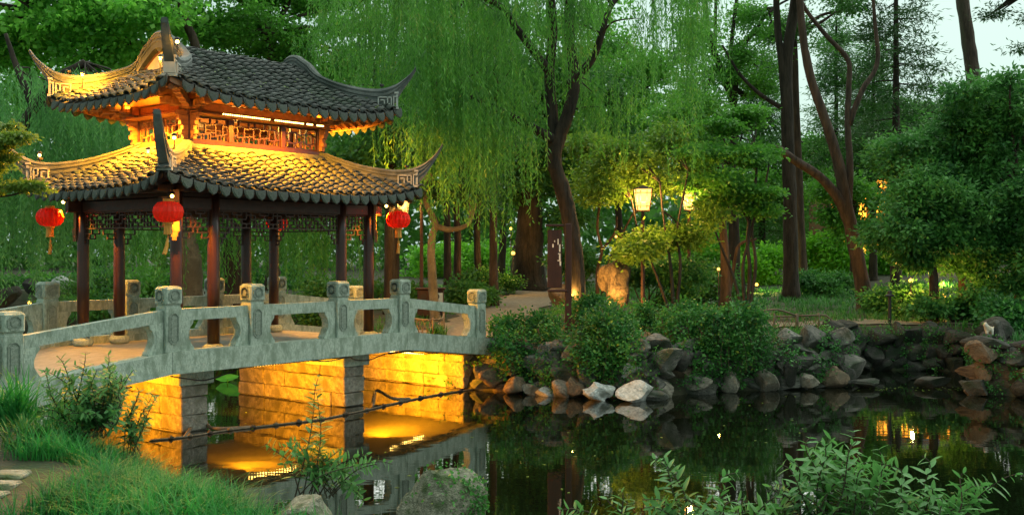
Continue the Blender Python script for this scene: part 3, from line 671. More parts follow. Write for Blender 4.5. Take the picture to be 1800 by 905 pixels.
def scroll(parent_ridge, su, sv, o, z, sc_=1.0):
    """pale square spiral on both cheeks and end of a wing"""
    cu, cv = 2.38 + o, 1.6 + o; dg = Vector((su, sv, 0)).normalized(); sd_ = Vector((-dg.y, dg.x, 0))
    segs = [(-0.30, -0.02, -0.12, -0.12), (-0.30, -0.02, 0.08, 0.08), (-0.30, -0.30, -0.12, 0.08), (-0.17, -0.17, -0.12, 0.02), (-0.24, -0.17, 0.02, 0.02), (-0.02, -0.02, -0.12, 0.08), (-0.10, -0.10, -0.06, 0.08), (-0.10, -0.06, -0.06, -0.06), (0.03, 0.03, -0.16, 0.1), (0.03, 0.10, 0.1, 0.1), (0.03, 0.06, -0.16, -0.16)]
    q = MB(); th = 0.026 * sc_
    for side in (-1, 1):
        for a0, a1, b0, b1 in segs:
            am, bm_ = (a0 + a1) / 2 * sc_, (b0 + b1) / 2 * sc_; la, lb_ = abs(a1 - a0) * sc_ + th, abs(b1 - b0) * sc_ + th
            ctr = Vector((su * cu, sv * cv, z)) + dg * am + sd_ * side * 0.102 + Vector((0, 0, bm_))
            vs = []
            for x in (-la / 2, la / 2):
                for y in (-0.018, 0.018):
                    for zz in (-lb_ / 2, lb_ / 2): vs.append(lp(*(ctr + dg * x + sd_ * y + Vector((0, 0, zz)))))
            q.add(vs, [(0, 1, 3, 2), (4, 6, 7, 5), (0, 4, 5, 1), (2, 3, 7, 6), (0, 2, 6, 4), (1, 5, 7, 3)])
    # end plate and small step below it
    for (ln, wd_, hh, ao, zo) in ((0.05, 0.20, 0.27, 0.10, 0.02), (0.10, 0.26, 0.045, 0.09, -0.15), (0.09, 0.24, 0.04, 0.09, 0.18)):
        ctr = Vector((su * cu, sv * cv, z + zo * sc_)) + dg * ao * sc_; vs = []
        for x in (-ln / 2, ln / 2):
            for y in (-wd_ / 2, wd_ / 2):
                for zz in (-hh / 2, hh / 2): vs.append(lp(*(ctr + dg * x * sc_ + sd_ * y * sc_ + Vector((0, 0, zz * sc_)))))
        q.add(vs, [(0, 1, 3, 2), (4, 6, 7, 5), (0, 4, 5, 1), (2, 3, 7, 6), (0, 2, 6, 4), (1, 5, 7, 3)])
    return link('scroll_ornament', q.mesh('scroll_ornament', PLASTER), parent_ridge)
for su in (-1, 1):
    for sv in (-1, 1):
        up = [(UG, 0.30, 7.455, 0.34), (UG, 0.52, 7.33, 0.36), (UG + 0.01, 0.85, 7.06, 0.36), (1.90, 1.12, 6.90, 0.38), (2.25, 1.47, 6.79, 0.42), (2.55, 1.77, 6.77, 0.46), (2.76, 1.98, 6.85, 0.40), (2.90, 2.12, 6.97, 0.22, 0.9), (3.02, 2.24, 7.12, 0.13, 0.75), (3.10, 2.32, 7.27, 0.09, 0.6)]
        up = [tuple(p_) + ((1.0,) if len(p_) == 4 else ()) for p_ in up]
        r_ = ridge([(su * p_[0], sv * p_[1], *p_[2:]) for p_ in up]); scroll(r_, su, sv, 0.36, 6.50)
        lo = [(-0.80, 5.46, 0.26), (-0.45, 5.27, 0.3), (-0.05, 5.11, 0.32), (0.35, 5.03, 0.36), (0.62, 5.05, 0.38), (0.80, 5.14, 0.34), (0.94, 5.27, 0.2, 0.9), (1.05, 5.44, 0.12, 0.75), (1.13, 5.62, 0.085, 0.6)]
        lo = [(su * (2.38 + p_[0]), sv * (1.6 + p_[0]), p_[1], p_[2], p_[3] if len(p_) > 3 else 1.0) for p_ in lo]
        r_ = ridge(lo); scroll(r_, su, sv, 0.66, 4.82)
    # rolled hump over the gable
    ridge([(su * UG, 0.302, 7.455, 0.34, 1.0), (su * UG, 0.16, 7.54, 0.34, 1.0), (su * UG, 0.0, 7.57, 0.34, 1.0), (su * UG, -0.16, 7.54, 0.34, 1.0), (su * UG, -0.302, 7.455, 0.34, 1.0)], 'gable_ridge')
    # gable wall with a raised leaf ornament
    tri = [(-0.93, zU(0.93) - 0.02)] + [(v, zU(v) - 0.01) for v in np.linspace(-0.9, 0.9, 19)] + [(0.93, zU(0.93) - 0.02)]
    q = MB(); q.prism([(v, z) for v, z in tri] + [(0.93, 6.35), (-0.93, 6.35)], lambda a, z, d: lp(d, a, z), su * 1.52, su * 1.60); gw = q.build('gable_wall', PLASTER, pv)
    q = MB()
    for k in range(7):
        a = math.radians(-150 + k * 50); c_ = (0.10 * math.cos(a), 6.82 + 0.09 * math.sin(a)); l_ = 0.14
        dx, dz = math.cos(a), math.sin(a)
        q.prism([(c_[0], c_[1]), (c_[0] + dx * l_ * .5 - dz * .04, c_[1] + dz * l_ * .5 + dx * .04), (c_[0] + dx * l_, c_[1] + dz * l_), (c_[0] + dx * l_ * .5 + dz * .04, c_[1] + dz * l_ * .5 - dx * .04)], lambda p_, z, d: lp(d, p_, z), su * 1.602, su * 1.63)
    link('leaf_relief', q.mesh('leaf_relief', PLASTER), gw)
# top rolled ridge tiles along the crest (front and back rows meet under them)
for k in range(12):
    q = MB(); q.tube([(-0.143, 0, 0), (0.143, 0, 0)], [0.10, 0.088], 12); o = q.build('crest_tile', TILE, pv); o.location = lp(-1.56 + k * 0.283, 0, 7.262)
# band where the lower roof meets the upper storey
for v in (0.93, -0.93): beam('roof_band', -1.70, v, 1.70, v, 5.12, 5.31, 0.14, RIDGE)
for u in (1.71, -1.71): beam('roof_band', u, -0.85, u, 0.85, 5.12, 5.305, 0.138, RIDGE)
# ---- upper storey
hu, hv = 1.60, 0.86
for v in (hv, -hv):
    beam('window_sill', -hu - 0.02, v, hu + 0.02, v, 5.312, 5.40, 0.13, REDWOOD)
    beam('lintel', -hu - 0.02, v, hu + 0.02, v, 5.86, 5.98, 0.12, REDWOOD); beam('upper_beam', -2.35, v, 2.35, v, 6.14, 6.34, 0.12, WOOD)
    beam('fascia_board', -hu, v, hu, v, 5.985, 6.135, 0.05, WOOD)
for u in (hu, -hu):
    beam('window_sill', u, -hv + 0.066, u, hv - 0.066, 5.315, 5.40, 0.125, WOOD)
    beam('lintel', u, -hv + 0.062, u, hv - 0.062, 5.865, 5.975, 0.115, WOOD); beam('upper_beam', u, -1.55, u, 1.55, 6.145, 6.335, 0.115, WOOD)
    beam('fascia_board', u, -hv, u, hv, 5.99, 6.13, 0.05, WOOD)
pmsh = MB(); pmsh.bev((0, 0, 0), (0.11, 0.11, 0.465), 0.01); PM = pmsh.mesh('window_post', REDWOOD)
UPU = [-hu, -0.68, 0.62, hu]
for v in (hv, -hv):
    for u in UPU:
        link('window_post', PM, pv, mtx=Matrix.Translation(lp(u, v, 5.63)))
    for a, bb in zip(UPU[:-1], UPU[1:]): lattice('window_lattice', (a + 0.06, v), (bb - 0.06, v), 5.402, 5.858, WOOD if v < 0 else REDWOOD, 3, 0.40, 0.026, kind='frame', th=0.04)
for u in (hu, -hu):
    link('window_post', PM, pv, mtx=Matrix.Translation(lp(u, 0, 5.63)))
    lattice('window_lattice', (u, -hv + 0.06), (u, -0.06), 5.402, 5.858, WOOD, 3, 0.38, 0.03, kind='frame', th=0.04); lattice('window_lattice', (u, 0.06), (u, hv - 0.06), 5.402, 5.858, WOOD, 3, 0.38, 0.03, kind='frame', th=0.04)
# carved wing boards beside the corners (stepped edge), bracket arms under the eave corners
for su in (-1, 1):
    for sv in (-1, 1):
        q = MB()
        for j, (zz, ex) in enumerate(((5.44, 0.10), (5.53, 0.15), (5.62, 0.11), (5.71, 0.16), (5.80, 0.20), (5.89, 0.26))):
            q.box(lp(su * (hu + 0.058 + ex / 2), sv * hv, zz), (ex, 0.08, 0.084)); q.box(lp(su * hu, sv * (hv + 0.068 + ex / 2), zz), (0.08, ex, 0.084))
        q.build('stepped_corbel', WOOD, pv)
        q = MB(); dg = 1
        for j in range(5):
            o_ = 0.16 + j * 0.19; zz = 6.03 + j * 0.045
            Rz = Matrix.Rotation(math.radians(-45 if su * sv > 0 else 45), 3, 'Z')
            q.box(lp(su * (hu + o_), sv * (hv + o_), zz), (0.42, 0.13, 0.11), Rz)
            if j < 3:
                q.bev(lp(su * (hu + 0.12 + j * 0.2), sv * hv, 6.045 + 0.03 * j), (0.15, 0.20, 0.15), 0.02); q.bev(lp(su * hu, sv * (hv + 0.12 + j * 0.2), 6.045 + 0.03 * j), (0.20, 0.15, 0.15), 0.02)
                q.bev(lp(su * (hu - 0.18), sv * (hv + 0.08 + j * 0.11), 6.06 + j * 0.07), (0.14, 0.12, 0.10), 0.02)
        q.build('corner_bracket', WOOD, pv)
        q = MB(); q.tube([lp(su * (hu + 0.1), sv * (hv + 0.1), 6.42), lp(su * 2.25, sv * 1.47, 6.25), lp(su * 2.72, sv * 1.94, 6.17)], [0.075, 0.07, 0.055], 8); q.build('hip_rafter', WOOD, pv)
# LED strip and ledge on all four sides
for v in (1, -1):
    beam('led_ledge', -1.55, v * 1.14, 1.55, v * 1.14, 5.862, 5.878, 0.30, WOOD)
    q = MB(); led_row(q, lp(-1.15, v * 1.27, 5.895), lp(0.0, v * 1.27, 5.895), 22, 0.015); led_row(q, lp(0.1, v * 1.27, 5.895), lp(0.86, v * 1.27, 5.895), 15, 0.016); led_row(q, lp(0.93, v * 1.27, 5.895), lp(1.1, v * 1.27, 5.895), 4, 0.018); led_row(q, lp(1.2, v * 1.27, 5.895), lp(1.4, v * 1.27, 5.895), 4, 0.018); q.build('led_strip', LED, pv)
    area_uv('eave_strip_light', -0.35, v * 1.38, 5.86, 300, 2.1, 0.04, dv=0.22 * v, dz=-1.0); area_uv('eave_up_light', 0.0, v * 1.14, 6.08, 24, 2.9, 0.05, dv=0.2 * v, dz=1.0)
for u in (1, -1):
    beam('led_ledge', u * 1.84, -0.75, u * 1.84, 0.75, 5.862, 5.878, 0.30, WOOD)
    area_uv('eave_strip_light', u * 2.12, 0, 5.88, 330, 0.05, 1.5, du=0.35 * u, dz=-1.0); area_uv('eave_up_light', u * 1.90, 0, 6.08, 40, 0.05, 1.5, du=0.25 * u, dz=1.0)
lamp('upper_room_light', 'POINT', W(0.1, 0, 5.95), 50, (1.0, 0.5, 0.09), size=0.15)
q = MB(); q.lathe([(0.03, -0.1), (0.08, -0.06), (0.08, 0.02), (0.03, 0.06)], lp(0.1, 0, 6.06), 10); q.build('room_lamp', GLOW, pv)
# small lamps: on the ridges, partly added helpers, and under the eave corners
def spotlet(u, v, z, zr, en, aim=None, sp=1.6, bulb=0.03):
    q = MB(); q.lathe([(0.008, -bulb), (bulb, -bulb * .4), (bulb, bulb * .4), (0.008, bulb)], lp(u, v, z), 8); b_ = q.build('lamp_bulb', BULB, pv, smooth=True)
    q = MB(); q.tube([lp(u, v, z + 0.035), lp(u, v, zr)], 0.012, 6); q.lathe([(0.045, 0.0), (0.05, 0.02), (0.03, 0.05)], lp(u, v, z + 0.03), 10); link('lamp_bracket', q.mesh('lamp_bracket', BLACK), b_)
    if aim is None: return lamp('ridge_lamp_light', 'POINT', W(u, v, z - 0.0), en, size=0.04)
    o = lamp('corner_lamp_light', 'SPOT', W(u, v, z - 0.085), en, size=0.03, spot=sp)
    d = Vector(W(*aim)) - o.location; o.rotation_euler = d.to_track_quat('-Z', 'Y').to_euler(); return o
for su in (-1, 1):
    for sv in (-1, 1):
        spotlet(su * (2.38 + 0.27), sv * (1.6 + 0.27), 4.24, 4.40, 240, aim=(su * 2.40, sv * 1.62, 2.9), sp=1.9)
        if (su, sv) != (1, -1) and (su, sv) != (-1, 1):      # small dark fittings, unlit
            for o_, z_ in ((0.58, 5.10), (0.20, 6.85)):
                q = MB(); q.bev(lp(su * (2.38 + o_), sv * (1.6 + o_), z_), (0.09, 0.06, 0.05), 0.01); q.tube([lp(su * (2.38 + o_), sv * (1.6 + o_), z_), lp(su * (2.38 + o_), sv * (1.6 + o_), z_ - 0.12)], 0.01, 5); q.build('ridge_fitting', BLACK, pv)
# added lamps that gild the left roof faces, then the lamps beside the finials
spotlet(-2.66, 1.52, 6.70, 6.45, 190, bulb=0.018); spotlet(-3.05, 1.75, 5.0, 4.75, 120, bulb=0.018); spotlet(-2.62, -1.20, 6.70, 6.45, 150, bulb=0.018)
spotlet(-2.86, 2.34, 6.88, 6.70, 6, bulb=0.03); spotlet(-3.12, 2.64, 5.18, 5.0, 6, bulb=0.03); spotlet(-2.97, -2.19, 5.17, 5.0, 8, bulb=0.03)

# ------------------------------------------------------------------ lanterns
def lantern(u, v, z, label, swing=0.0):
    p_ = W(u, v, z); t_ = thing('red_lantern', label, 'lantern', p_, ANG + 0.3, 'red lanterns hung from the eave corners'); t_.scale = (0.92, 0.92, 0.92)
    prof_ = [(0.09, -0.2), (0.20, -0.175), (0.265, -0.1), (0.29, 0.0), (0.265, 0.1), (0.20, 0.175), (0.09, 0.2)]
    q = MB(); q.lathe(prof_, n=36, flute=0.07); q.build('shade', LANR, t_, smooth=False)
    q = MB(); q.lathe([(0.10, 0.195), (0.10, 0.24), (0.06, 0.245)], n=16); q.lathe([(0.06, -0.24), (0.10, -0.235), (0.10, -0.195)], n=16); q.build('gold_collar', GOLD, t_)
    q = MB(); q.lathe([(0.075, -0.24), (0.085, -0.42), (0.07, -0.43)], n=18, flute=0.12); q.build('tassel', GOLD, t_)
    q = MB(); q.tube([(0, 0, -0.42), (0.012 + swing * .3, 0.0, -0.55)], 0.008, 6); q.tube([(0.012 + swing * .3, 0.0, -0.50), (0.02 + swing * .6, 0.005, -0.66), (swing, 0.01, -0.80)], [0.02, 0.035, 0.04], 8); q.build('tail', GOLD, t_)
    q = MB(); q.tube([(0, 0, 0.24), (0, 0, 0.47)], 0.006, 5); q.build('cord', BLACK, t_)
lantern(-2.38 - 0.5, 1.6 + 0.5, 3.95, 'red lantern in front of the lit near corner column', -0.10)
lantern(2.38 + 0.45, 1.6 + 0.45, 3.95, 'red lantern under the right eave corner beside a lit lamp')
lantern(-2.38 - 0.45, -1.6 - 0.45, 3.94, 'red lantern under the far left eave corner among willow leaves')
lantern(2.38 + 0.45, -1.6 - 0.45, 3.94, 'red lantern half hidden behind the back right column')

# ------------------------------------------------------------------ rocks
def rock_mesh(seed, m, sub=3, cuts=13, lo=0.5, hi=0.86, rough=0.05, name='stone'):
    R = np.random.RandomState(seed); bm = bmesh.new(); bmesh.ops.create_icosphere(bm, subdivisions=sub, radius=1.0)
    V = np.array([v.co[:] for v in bm.verts])
    ns = unit(R.normal(size=(cuts, 3))); ds = R.uniform(lo, hi, cuts)
    for n_, d in zip(ns, ds):
        e = V @ n_ - d; V = V - np.outer(np.maximum(e, 0), n_)
    k1 = R.normal(size=(6, 3)) * 3.0; ph = R.uniform(0, 6, 6)
    V = V * (1 + rough * np.sin(V @ k1.T + ph).sum(1, keepdims=True) * 0.5)
    if sub > 3:
        for fr, am in ((8, .014), (17, .009), (31, .006)):
            k2 = R.normal(size=(5, 3)) * fr; V = V * (1 + am * np.abs(np.sin(V @ k2.T + R.uniform(0, 6, 5))).sum(1, keepdims=True))
    for v, c in zip(bm.verts, V): v.co = c
    me = bpy.data.meshes.new(name); bm.to_mesh(me); bm.free(); me.materials.append(m); return me
ROCKS = {k: [rock_mesh(100 * j + i, mm, 3, 11, 0.38, 0.8, 0.07) for i in range(9)] for j, (k, mm) in enumerate((('g', ROCKG), ('o', ROCKO), ('c', ROCKC)))}
def rock_mtx(p, s3, rz, tilt=0.0): return Matrix.Translation(p) @ Matrix.Rotation(rz, 4, 'Z') @ Matrix.Rotation(tilt, 4, 'X') @ Matrix.Diagonal((*s3, 1))
def stone_wall(name, label, pts, top, seed, ochre=0.12, sz=(0.34, 0.75), y0=-0.05, grey='g'):
    R = random.Random(seed); th = thing(name, label, 'rock wall', (pts[0][0], pts[0][1], 0))
    for a, b_ in zip(pts[:-1], pts[1:]):
        a = Vector((*a, 0)); b_ = Vector((*b_, 0)); d = b_ - a; ln = d.length; d.normalize(); nrm = Vector((d.y, -d.x, 0))
        if float(sdist(np.array([(a + b_).x / 2 + nrm.x * .4]), np.array([(a + b_).y / 2 + nrm.y * .4]))[0]) < 0: nrm = -nrm
        z = y0
        while z < top:
            h = R.uniform(0.26, 0.52); s_ = -R.uniform(0, 0.3)
            while s_ < ln:
                w_ = R.uniform(*sz); p_ = a + d * (s_ + w_ / 2) + nrm * (0.05 + 0.2 * z + R.uniform(-0.1, 0.1)); p_.z = z + h / 2 + R.uniform(-.05, .05)
                k = 'o' if R.random() < ochre else grey
                o = link('stone', R.choice(ROCKS[k]), th, True, rock_mtx(p_, (w_ * 0.72, R.uniform(.3, .45), h * 0.80), math.atan2(d.y, d.x) + R.uniform(-.4, .4), R.uniform(-.25, .25)))
                s_ += w_ * 0.95
            z += h * 0.88
    return th
stone_wall('rock_wall', 'rough grey rock retaining wall under the ivy between bridge and cove', [(-0.95, 25.0), (0.8, 24.05), (2.9, 23.45), (4.6, 24.45), (6.7, 24.95), (7.9, 25.6)], 0.95, 1, 0.10, (0.4, 1.2), grey='c')
stone_wall('rock_wall', 'dark stacked stone wall at the back of the small cove', [(8.0, 25.7), (8.4, 27.4), (9.3, 28.85), (11.5, 28.85), (12.6, 28.0), (11.7, 26.1)], 1.02, 2, 0.0, (0.3, 0.75))
stone_wall('rock_wall', 'dark brown rock bank at the right edge of the pond', [(11.5, 26.0), (10.75, 24.5), (11.6, 23.45), (13.4, 22)], 1.0, 3, 0.2, (0.6, 1.4))
def boulder(label, px, py, Y, s3, m, seed, z=None, rz=0.0, tilt=0.0, cuts=13, name='boulder', sub=3, rough=0.05):
    p_ = at(px, py, Y)
    if z is not None: p_.z = z
    o = link(name, rock_mesh(seed, m, sub, cuts, rough=rough, name=name)); o.matrix_basis = rock_mtx(p_, s3, rz, tilt); tag(o, label, 'boulder'); return o
boulder('white pitted boulder at the waterline, left one of the pale pair', 1052, 690, 23.1, (0.42, 0.36, 0.24), ROCKW, 41, 0.12, rough=0.14)
boulder('large white pitted boulder at the waterline, right one of the pale pair', 1117, 688, 23.0, (0.47, 0.40, 0.27), ROCKW, 42, 0.14, 0.4, rough=0.14)
boulder('flat pale slab tilted against the bank above the white boulders', 1108, 652, 23.5, (0.30, 0.12, 0.24), ROCKW, 43, None, 0.3, 0.5)
boulder('ochre angular boulder beside the bridge abutment', 868, 660, 24.5, (0.45, 0.35, 0.27), ROCKO, 44, 0.3, 0.3)
boulder('upper ochre boulder leaning on the abutment under the ivy', 905, 640, 24.5, (0.42, 0.35, 0.28), ROCKO, 45, 0.62, 1.3)
boulder('small tan boulder at the waterline below the first ivy curtain', 905, 672, 24.1, (0.36, 0.3, 0.24), ROCKO, 46, 0.18, 2.1)
boulder('rounded tan boulder standing between two ivy curtains', 1005, 672, 23.5, (0.28, 0.3, 0.27), ROCKO, 47, 0.22, 0.8)
boulder('pale grey boulder just left of the rounded tan one', 958, 684, 23.8, (0.30, 0.25, 0.17), ROCKW, 48, 0.08)
ROCKT = mat('rock_tan', (0.12, 0.11, 0.085), (0.33, 0.30, 0.235), 5, 0.9, 0.7, 16, c3=(0.07, 0.08, 0.05), isl=0.2)
for i, (x, z, Y, w_, lab) in enumerate(((932, .12, 24.0, .3, 'pale tan rock at the waterline right of the abutment rocks'), (985, .14, 23.6, .26, 'small pale rock left of the rounded tan boulder'), (1160, .16, 23.6, .34, 'grey tan rock just right of the white pair'), (1225, .2, 24.1, .42, 'wide grey tan rock under the big faceted boulder'), (1285, .2, 24.4, .45, 'long tan rock at the foot of the right ivy'), (1345, .2, 24.6, .36, 'tan rock below the end of the ivy mound'), (1420, .22, 24.8, .3, 'grey tan rock left of the brown sloping boulder'))):
    boulder(lab, x, 0, Y, (w_, .3, .2 + .06 * (i % 3)), ROCKT, 500 + i, z, i * 1.1)
boulder('mauve grey boulder high on the bank between the ivy shrubs', 1185, 592, 24.6, (0.50, 0.4, 0.38), ROCKG, 49, 1.2, 0.2)
boulder('big faceted grey boulder bulging from the rock wall', 1195, 630, 24.1, (0.42, 0.4, 0.30), ROCKG, 50, 0.75, 0.9)
boulder('tall square grey stone beside the right ivy curtain', 1390, 645, 24.6, (0.24, 0.26, 0.40), ROCKG, 51, 0.48, 0.1)
boulder('brown sloping boulder at the left end of the stepping stones', 1466, 664, 25.2, (0.40, 0.35, 0.28), ROCKO, 52, 0.25, 0.2)
boulder('flat dark stone left of the gap in the cove mouth', 1521, 674, 25.2, (0.45, 0.3, 0.17), ROCKG, 53, 0.12, 0.05, cuts=18)
boulder('flat dark stone right of the gap in the cove mouth', 1637, 671, 25.2, (0.52, 0.3, 0.2), ROCKG, 54, 0.15, -0.05, cuts=18)
boulder('rough mossy boulder in the foreground water with ivy on its flank', 783, 880, 11.9, (0.52, 0.45, 0.46), ROCKM, 55, 0.30, 0.6, sub=5, cuts=10, rough=0.09)
boulder('smaller mossy boulder in the foreground left of the ivy one', 532, 890, 11.3, (0.40, 0.34, 0.32), ROCKM, 56, 0.38, 1.4, sub=5, cuts=10, rough=0.09)
boulder('upright grey stone half hidden in the left bush', 178, 700, 14.6, (0.25, 0.24, 0.42), ROCKM, 57, 1.12, 0.2, sub=4)
boulder('flat round stepping stone at the bottom left edge', 108, 900, 10.1, (0.52, 0.42, 0.06), ROCKM, 58, gz(-4.3, 10.1) + 0.07, 0.1, sub=4)
# paving along the left edge: single flags
pvt = thing('stone_pavement', 'grey flagstone path at the bottom left corner', 'path', (-5.6, 11.0, gz(-5.6, 11.0)))
R = random.Random(21)
for i in range(7):
    for j in range(4):
        x = -6.75 + j * 0.42 + R.uniform(-.04, .04) - 0.06 * i; y = 9.9 + i * 0.40
        q = MB(); q.bev((0, 0, 0), (0.40 + R.uniform(-.04, .0), 0.37 + R.uniform(-.04, 0), 0.08), 0.025, 0.015, R)
        o = q.build('flagstone', ROCKM, pvt, world=True); o.matrix_basis = Matrix.Translation((x, y, gz(x, y) + 0.02)) @ Matrix.Rotation(R.uniform(-.08, .08), 4, 'Z')

# ------------------------------------------------------------------ trees
def limbs(mb, a, ends, r0, R, bend=0.25, n=6):
    for e in ends:
        a_ = Vector(a); e_ = Vector(e); L_ = (e_ - a_).length
        m1 = a_.lerp(e_, 0.4) + Vector((R.uniform(-1, 1), R.uniform(-1, 1), R.uniform(0, 1.2))) * L_ * bend * 0.4
        m2 = a_.lerp(e_, 0.75) + Vector((R.uniform(-1, 1), R.uniform(-1, 1), R.uniform(-.2, .8))) * L_ * bend * 0.3
        c = polyc([a_, m1, m2, e_], 4); k = len(c); mb.tube(c, [r0 * (1 - 0.85 * i / (k - 1)) for i in range(k)], n, False)
def tree(name, label, cat, stems, crowns, seed, lmat, bark, clumps=160, per=110, cr=0.7, ll=0.2, lw=0.11, flat=0.55, droop=0.3, nl=14, group=None, inner=0.45, fork=None, limb_r=None, base=None, crown_pts=None):
    """stems: list of (points, r0, r1); crowns: ellipsoids (x, y, z, rx, ry, rz)"""
    rs = np.random.RandomState(seed); R = random.Random(seed)
    b0 = Vector(stems[0][0][0]) if base is None else Vector(base)
    t_ = thing(name, label, cat, b0, 0, group); q = MB()
    for pts, r0, r1 in stems:
        c = polyc([tuple(p_) for p_ in pts], 5); k = len(c)
        rr = [r0 + (r1 - r0) * (i / (k - 1)) ** 0.8 for i in range(k)]
        if pts is stems[0][0]: rr[0] *= 1.35; rr[1] *= 1.1
        q.tube(c, rr, 12, True, 0.07, R)
    C = shell_points(crowns, clumps, rs, inner) if crown_pts is None else crown_pts
    if crown_pts is not None:                                   # conifer boughs leave the trunk at their own height
        a0, a1 = Vector(stems[0][0][0]), Vector(stems[0][0][-1])
        for i in rs.choice(len(C), min(nl, len(C)), replace=False):
            e = Vector(C[i]); f = min(max((e.z + 0.15 - a0.z) / (a1.z - a0.z), 0.05), 0.98); limbs(q, a0.lerp(a1, f), [e], 0.04, R, 0.12, 5)
        nl = 0
    q.build('trunk', bark, t_, True, True, fix=False)
    fk = Vector(fork) if fork is not None else Vector(stems[0][0][-1])
    if nl:
        q = MB(); idx = rs.choice(len(C), min(nl, len(C)), replace=False)
        tips = [Vector(s_[0][-1]) for s_ in stems] + ([Vector(s_[0][-2]) for s_ in stems] if len(stems) > 1 else [])
        for i in idx:
            e = Vector(C[i]); a = min(tips, key=lambda p_: (p_ - e).length); limbs(q, a, [e], limb_r or stems[0][2] * 0.8, R)
        q.build('branches', bark, t_, True, True, fix=False)
    V, Q_ = clump_leaves(C, per, cr, rs, ll, lw, flat, droop)
    link('crown', np_mesh('crown', V, Q_, lmat), t_, True)
    return t_
def px(*l): return [at(*p_) for p_ in l]
def ell(x, y, Y, rx, ry, rd=None):
    """ellipsoid from picture centre and radii in picture pixels at distance Y"""
    c = at(x, y, Y); k = Y / F; return (c.x, c.y, c.z, rx * k, rd if rd else (rx + ry) * 0.5 * k, ry * k)

def willow(name, label, stems, bunches, seed, lmat, bark, base=None, per=16, rad=0.55, ll=0.15, lw=0.036, sp=0.075, fan=0.6, group=None):
    """bunches: (x, y, z, length) start points of hanging strand bunches"""
    rs = np.random.RandomState(seed); R = random.Random(seed)
    b0 = Vector(stems[0][0][0]) if base is None else Vector(base)
    t_ = thing(name, label, 'tree', b0, 0, group); q = MB()
    for pts, r0, r1 in stems:
        c = polyc([tuple(p_) for p_ in pts], 6); k = len(c); q.tube(c, [r0 + (r1 - r0) * (i / (k - 1)) ** 0.8 for i in range(k)], 12, True, 0.08, R)
    q.build('trunk', bark, t_, True, True, fix=False)
    tips = [Vector(p_) for s_ in stems for p_ in s_[0][1:]]
    q = MB()
    for bnch in bunches[::2]:
        e = Vector(bnch[:3]); a = min(tips, key=lambda p_: (p_ - e).length)
        if (a - e).length < 5: limbs(q, a, [e], 0.035, R, n=5)
    q.build('branches', bark, t_, True, True, fix=False)
    P = []; D = []; SV = []; 
    for bx, by, bz, bl in bunches:
        dirb = rs.uniform(0, 6.28)
        for k in range(per):
            st = np.array([bx, by, bz]) + rs.normal(size=3) * np.array([rad, rad, rad * 0.6]) * 0.6; ln = bl * rs.uniform(0.2, 1.15)
            n = max(4, int(ln / sp)); s_ = np.linspace(0, ln, n); a = rs.uniform(0, 6.28); f = fan * rs.uniform(0.2, 1.0)
            hx = np.cos(a) * f * (1 - np.exp(-s_ * 1.6)) + 0.05 * np.sin(s_ * 2.1 + a); hy = np.sin(a) * f * (1 - np.exp(-s_ * 1.6)) + 0.05 * np.sin(s_ * 1.7 + 2 * a)
            hz = -s_ + 0.12 * np.sin(np.minimum(s_ * 3, np.pi))
            pts = st + np.stack([hx, hy, hz], 1); P.append(pts + rs.normal(size=pts.shape) * 0.025)
            aa = rs.uniform(0, 6.28, n); D.append(np.stack([np.cos(aa) * 0.55, np.sin(aa) * 0.55, np.full(n, -0.8)], 1))
            j = pts[::max(1, n // 6)]; w_ = np.array([0.006, 0.0, 0.0])
            for u0, u1 in zip(j[:-1], j[1:]): SV.append(np.stack([u0 - w_, u0 + w_, u1 + w_, u1 - w_]))
    P = np.concatenate(P); D = np.concatenate(D)
    V, Q_ = leaves(P, D, ll * rs.uniform(0.7, 1.3, len(P)), lw * rs.uniform(0.7, 1.3, len(P)), rs, 0.06)
    SV = np.concatenate(SV)
    V = np.concatenate([V, SV]); Q_ = np.concatenate([Q_, np.arange(len(SV)).reshape(-1, 4) + len(P) * 4])
    link('crown', np_mesh('crown', V, Q_, lmat), t_, True); return t_
def bunch_px(rs, n, x0, x1, y0, y1, Y0, Y1, l0, l1, ymax=None):
    o = []
    for _ in range(n):
        Y = rs.uniform(Y0, Y1); x = rs.uniform(x0, x1); y = rs.uniform(y0, y1); p_ = at(x, y, Y); ln = rs.uniform(l0, l1)
        if ymax is not None: ln = min(ln, (ymax - y) / F * Y)
        if ln > 0.6: o.append((p_.x, p_.y, p_.z, ln))
    return o
def base_at(x, Y): p_ = at(x, HY, Y); return Vector((p_.x, Y, gz(p_.x, Y) - 0.1))

rs = np.random.RandomState(5)
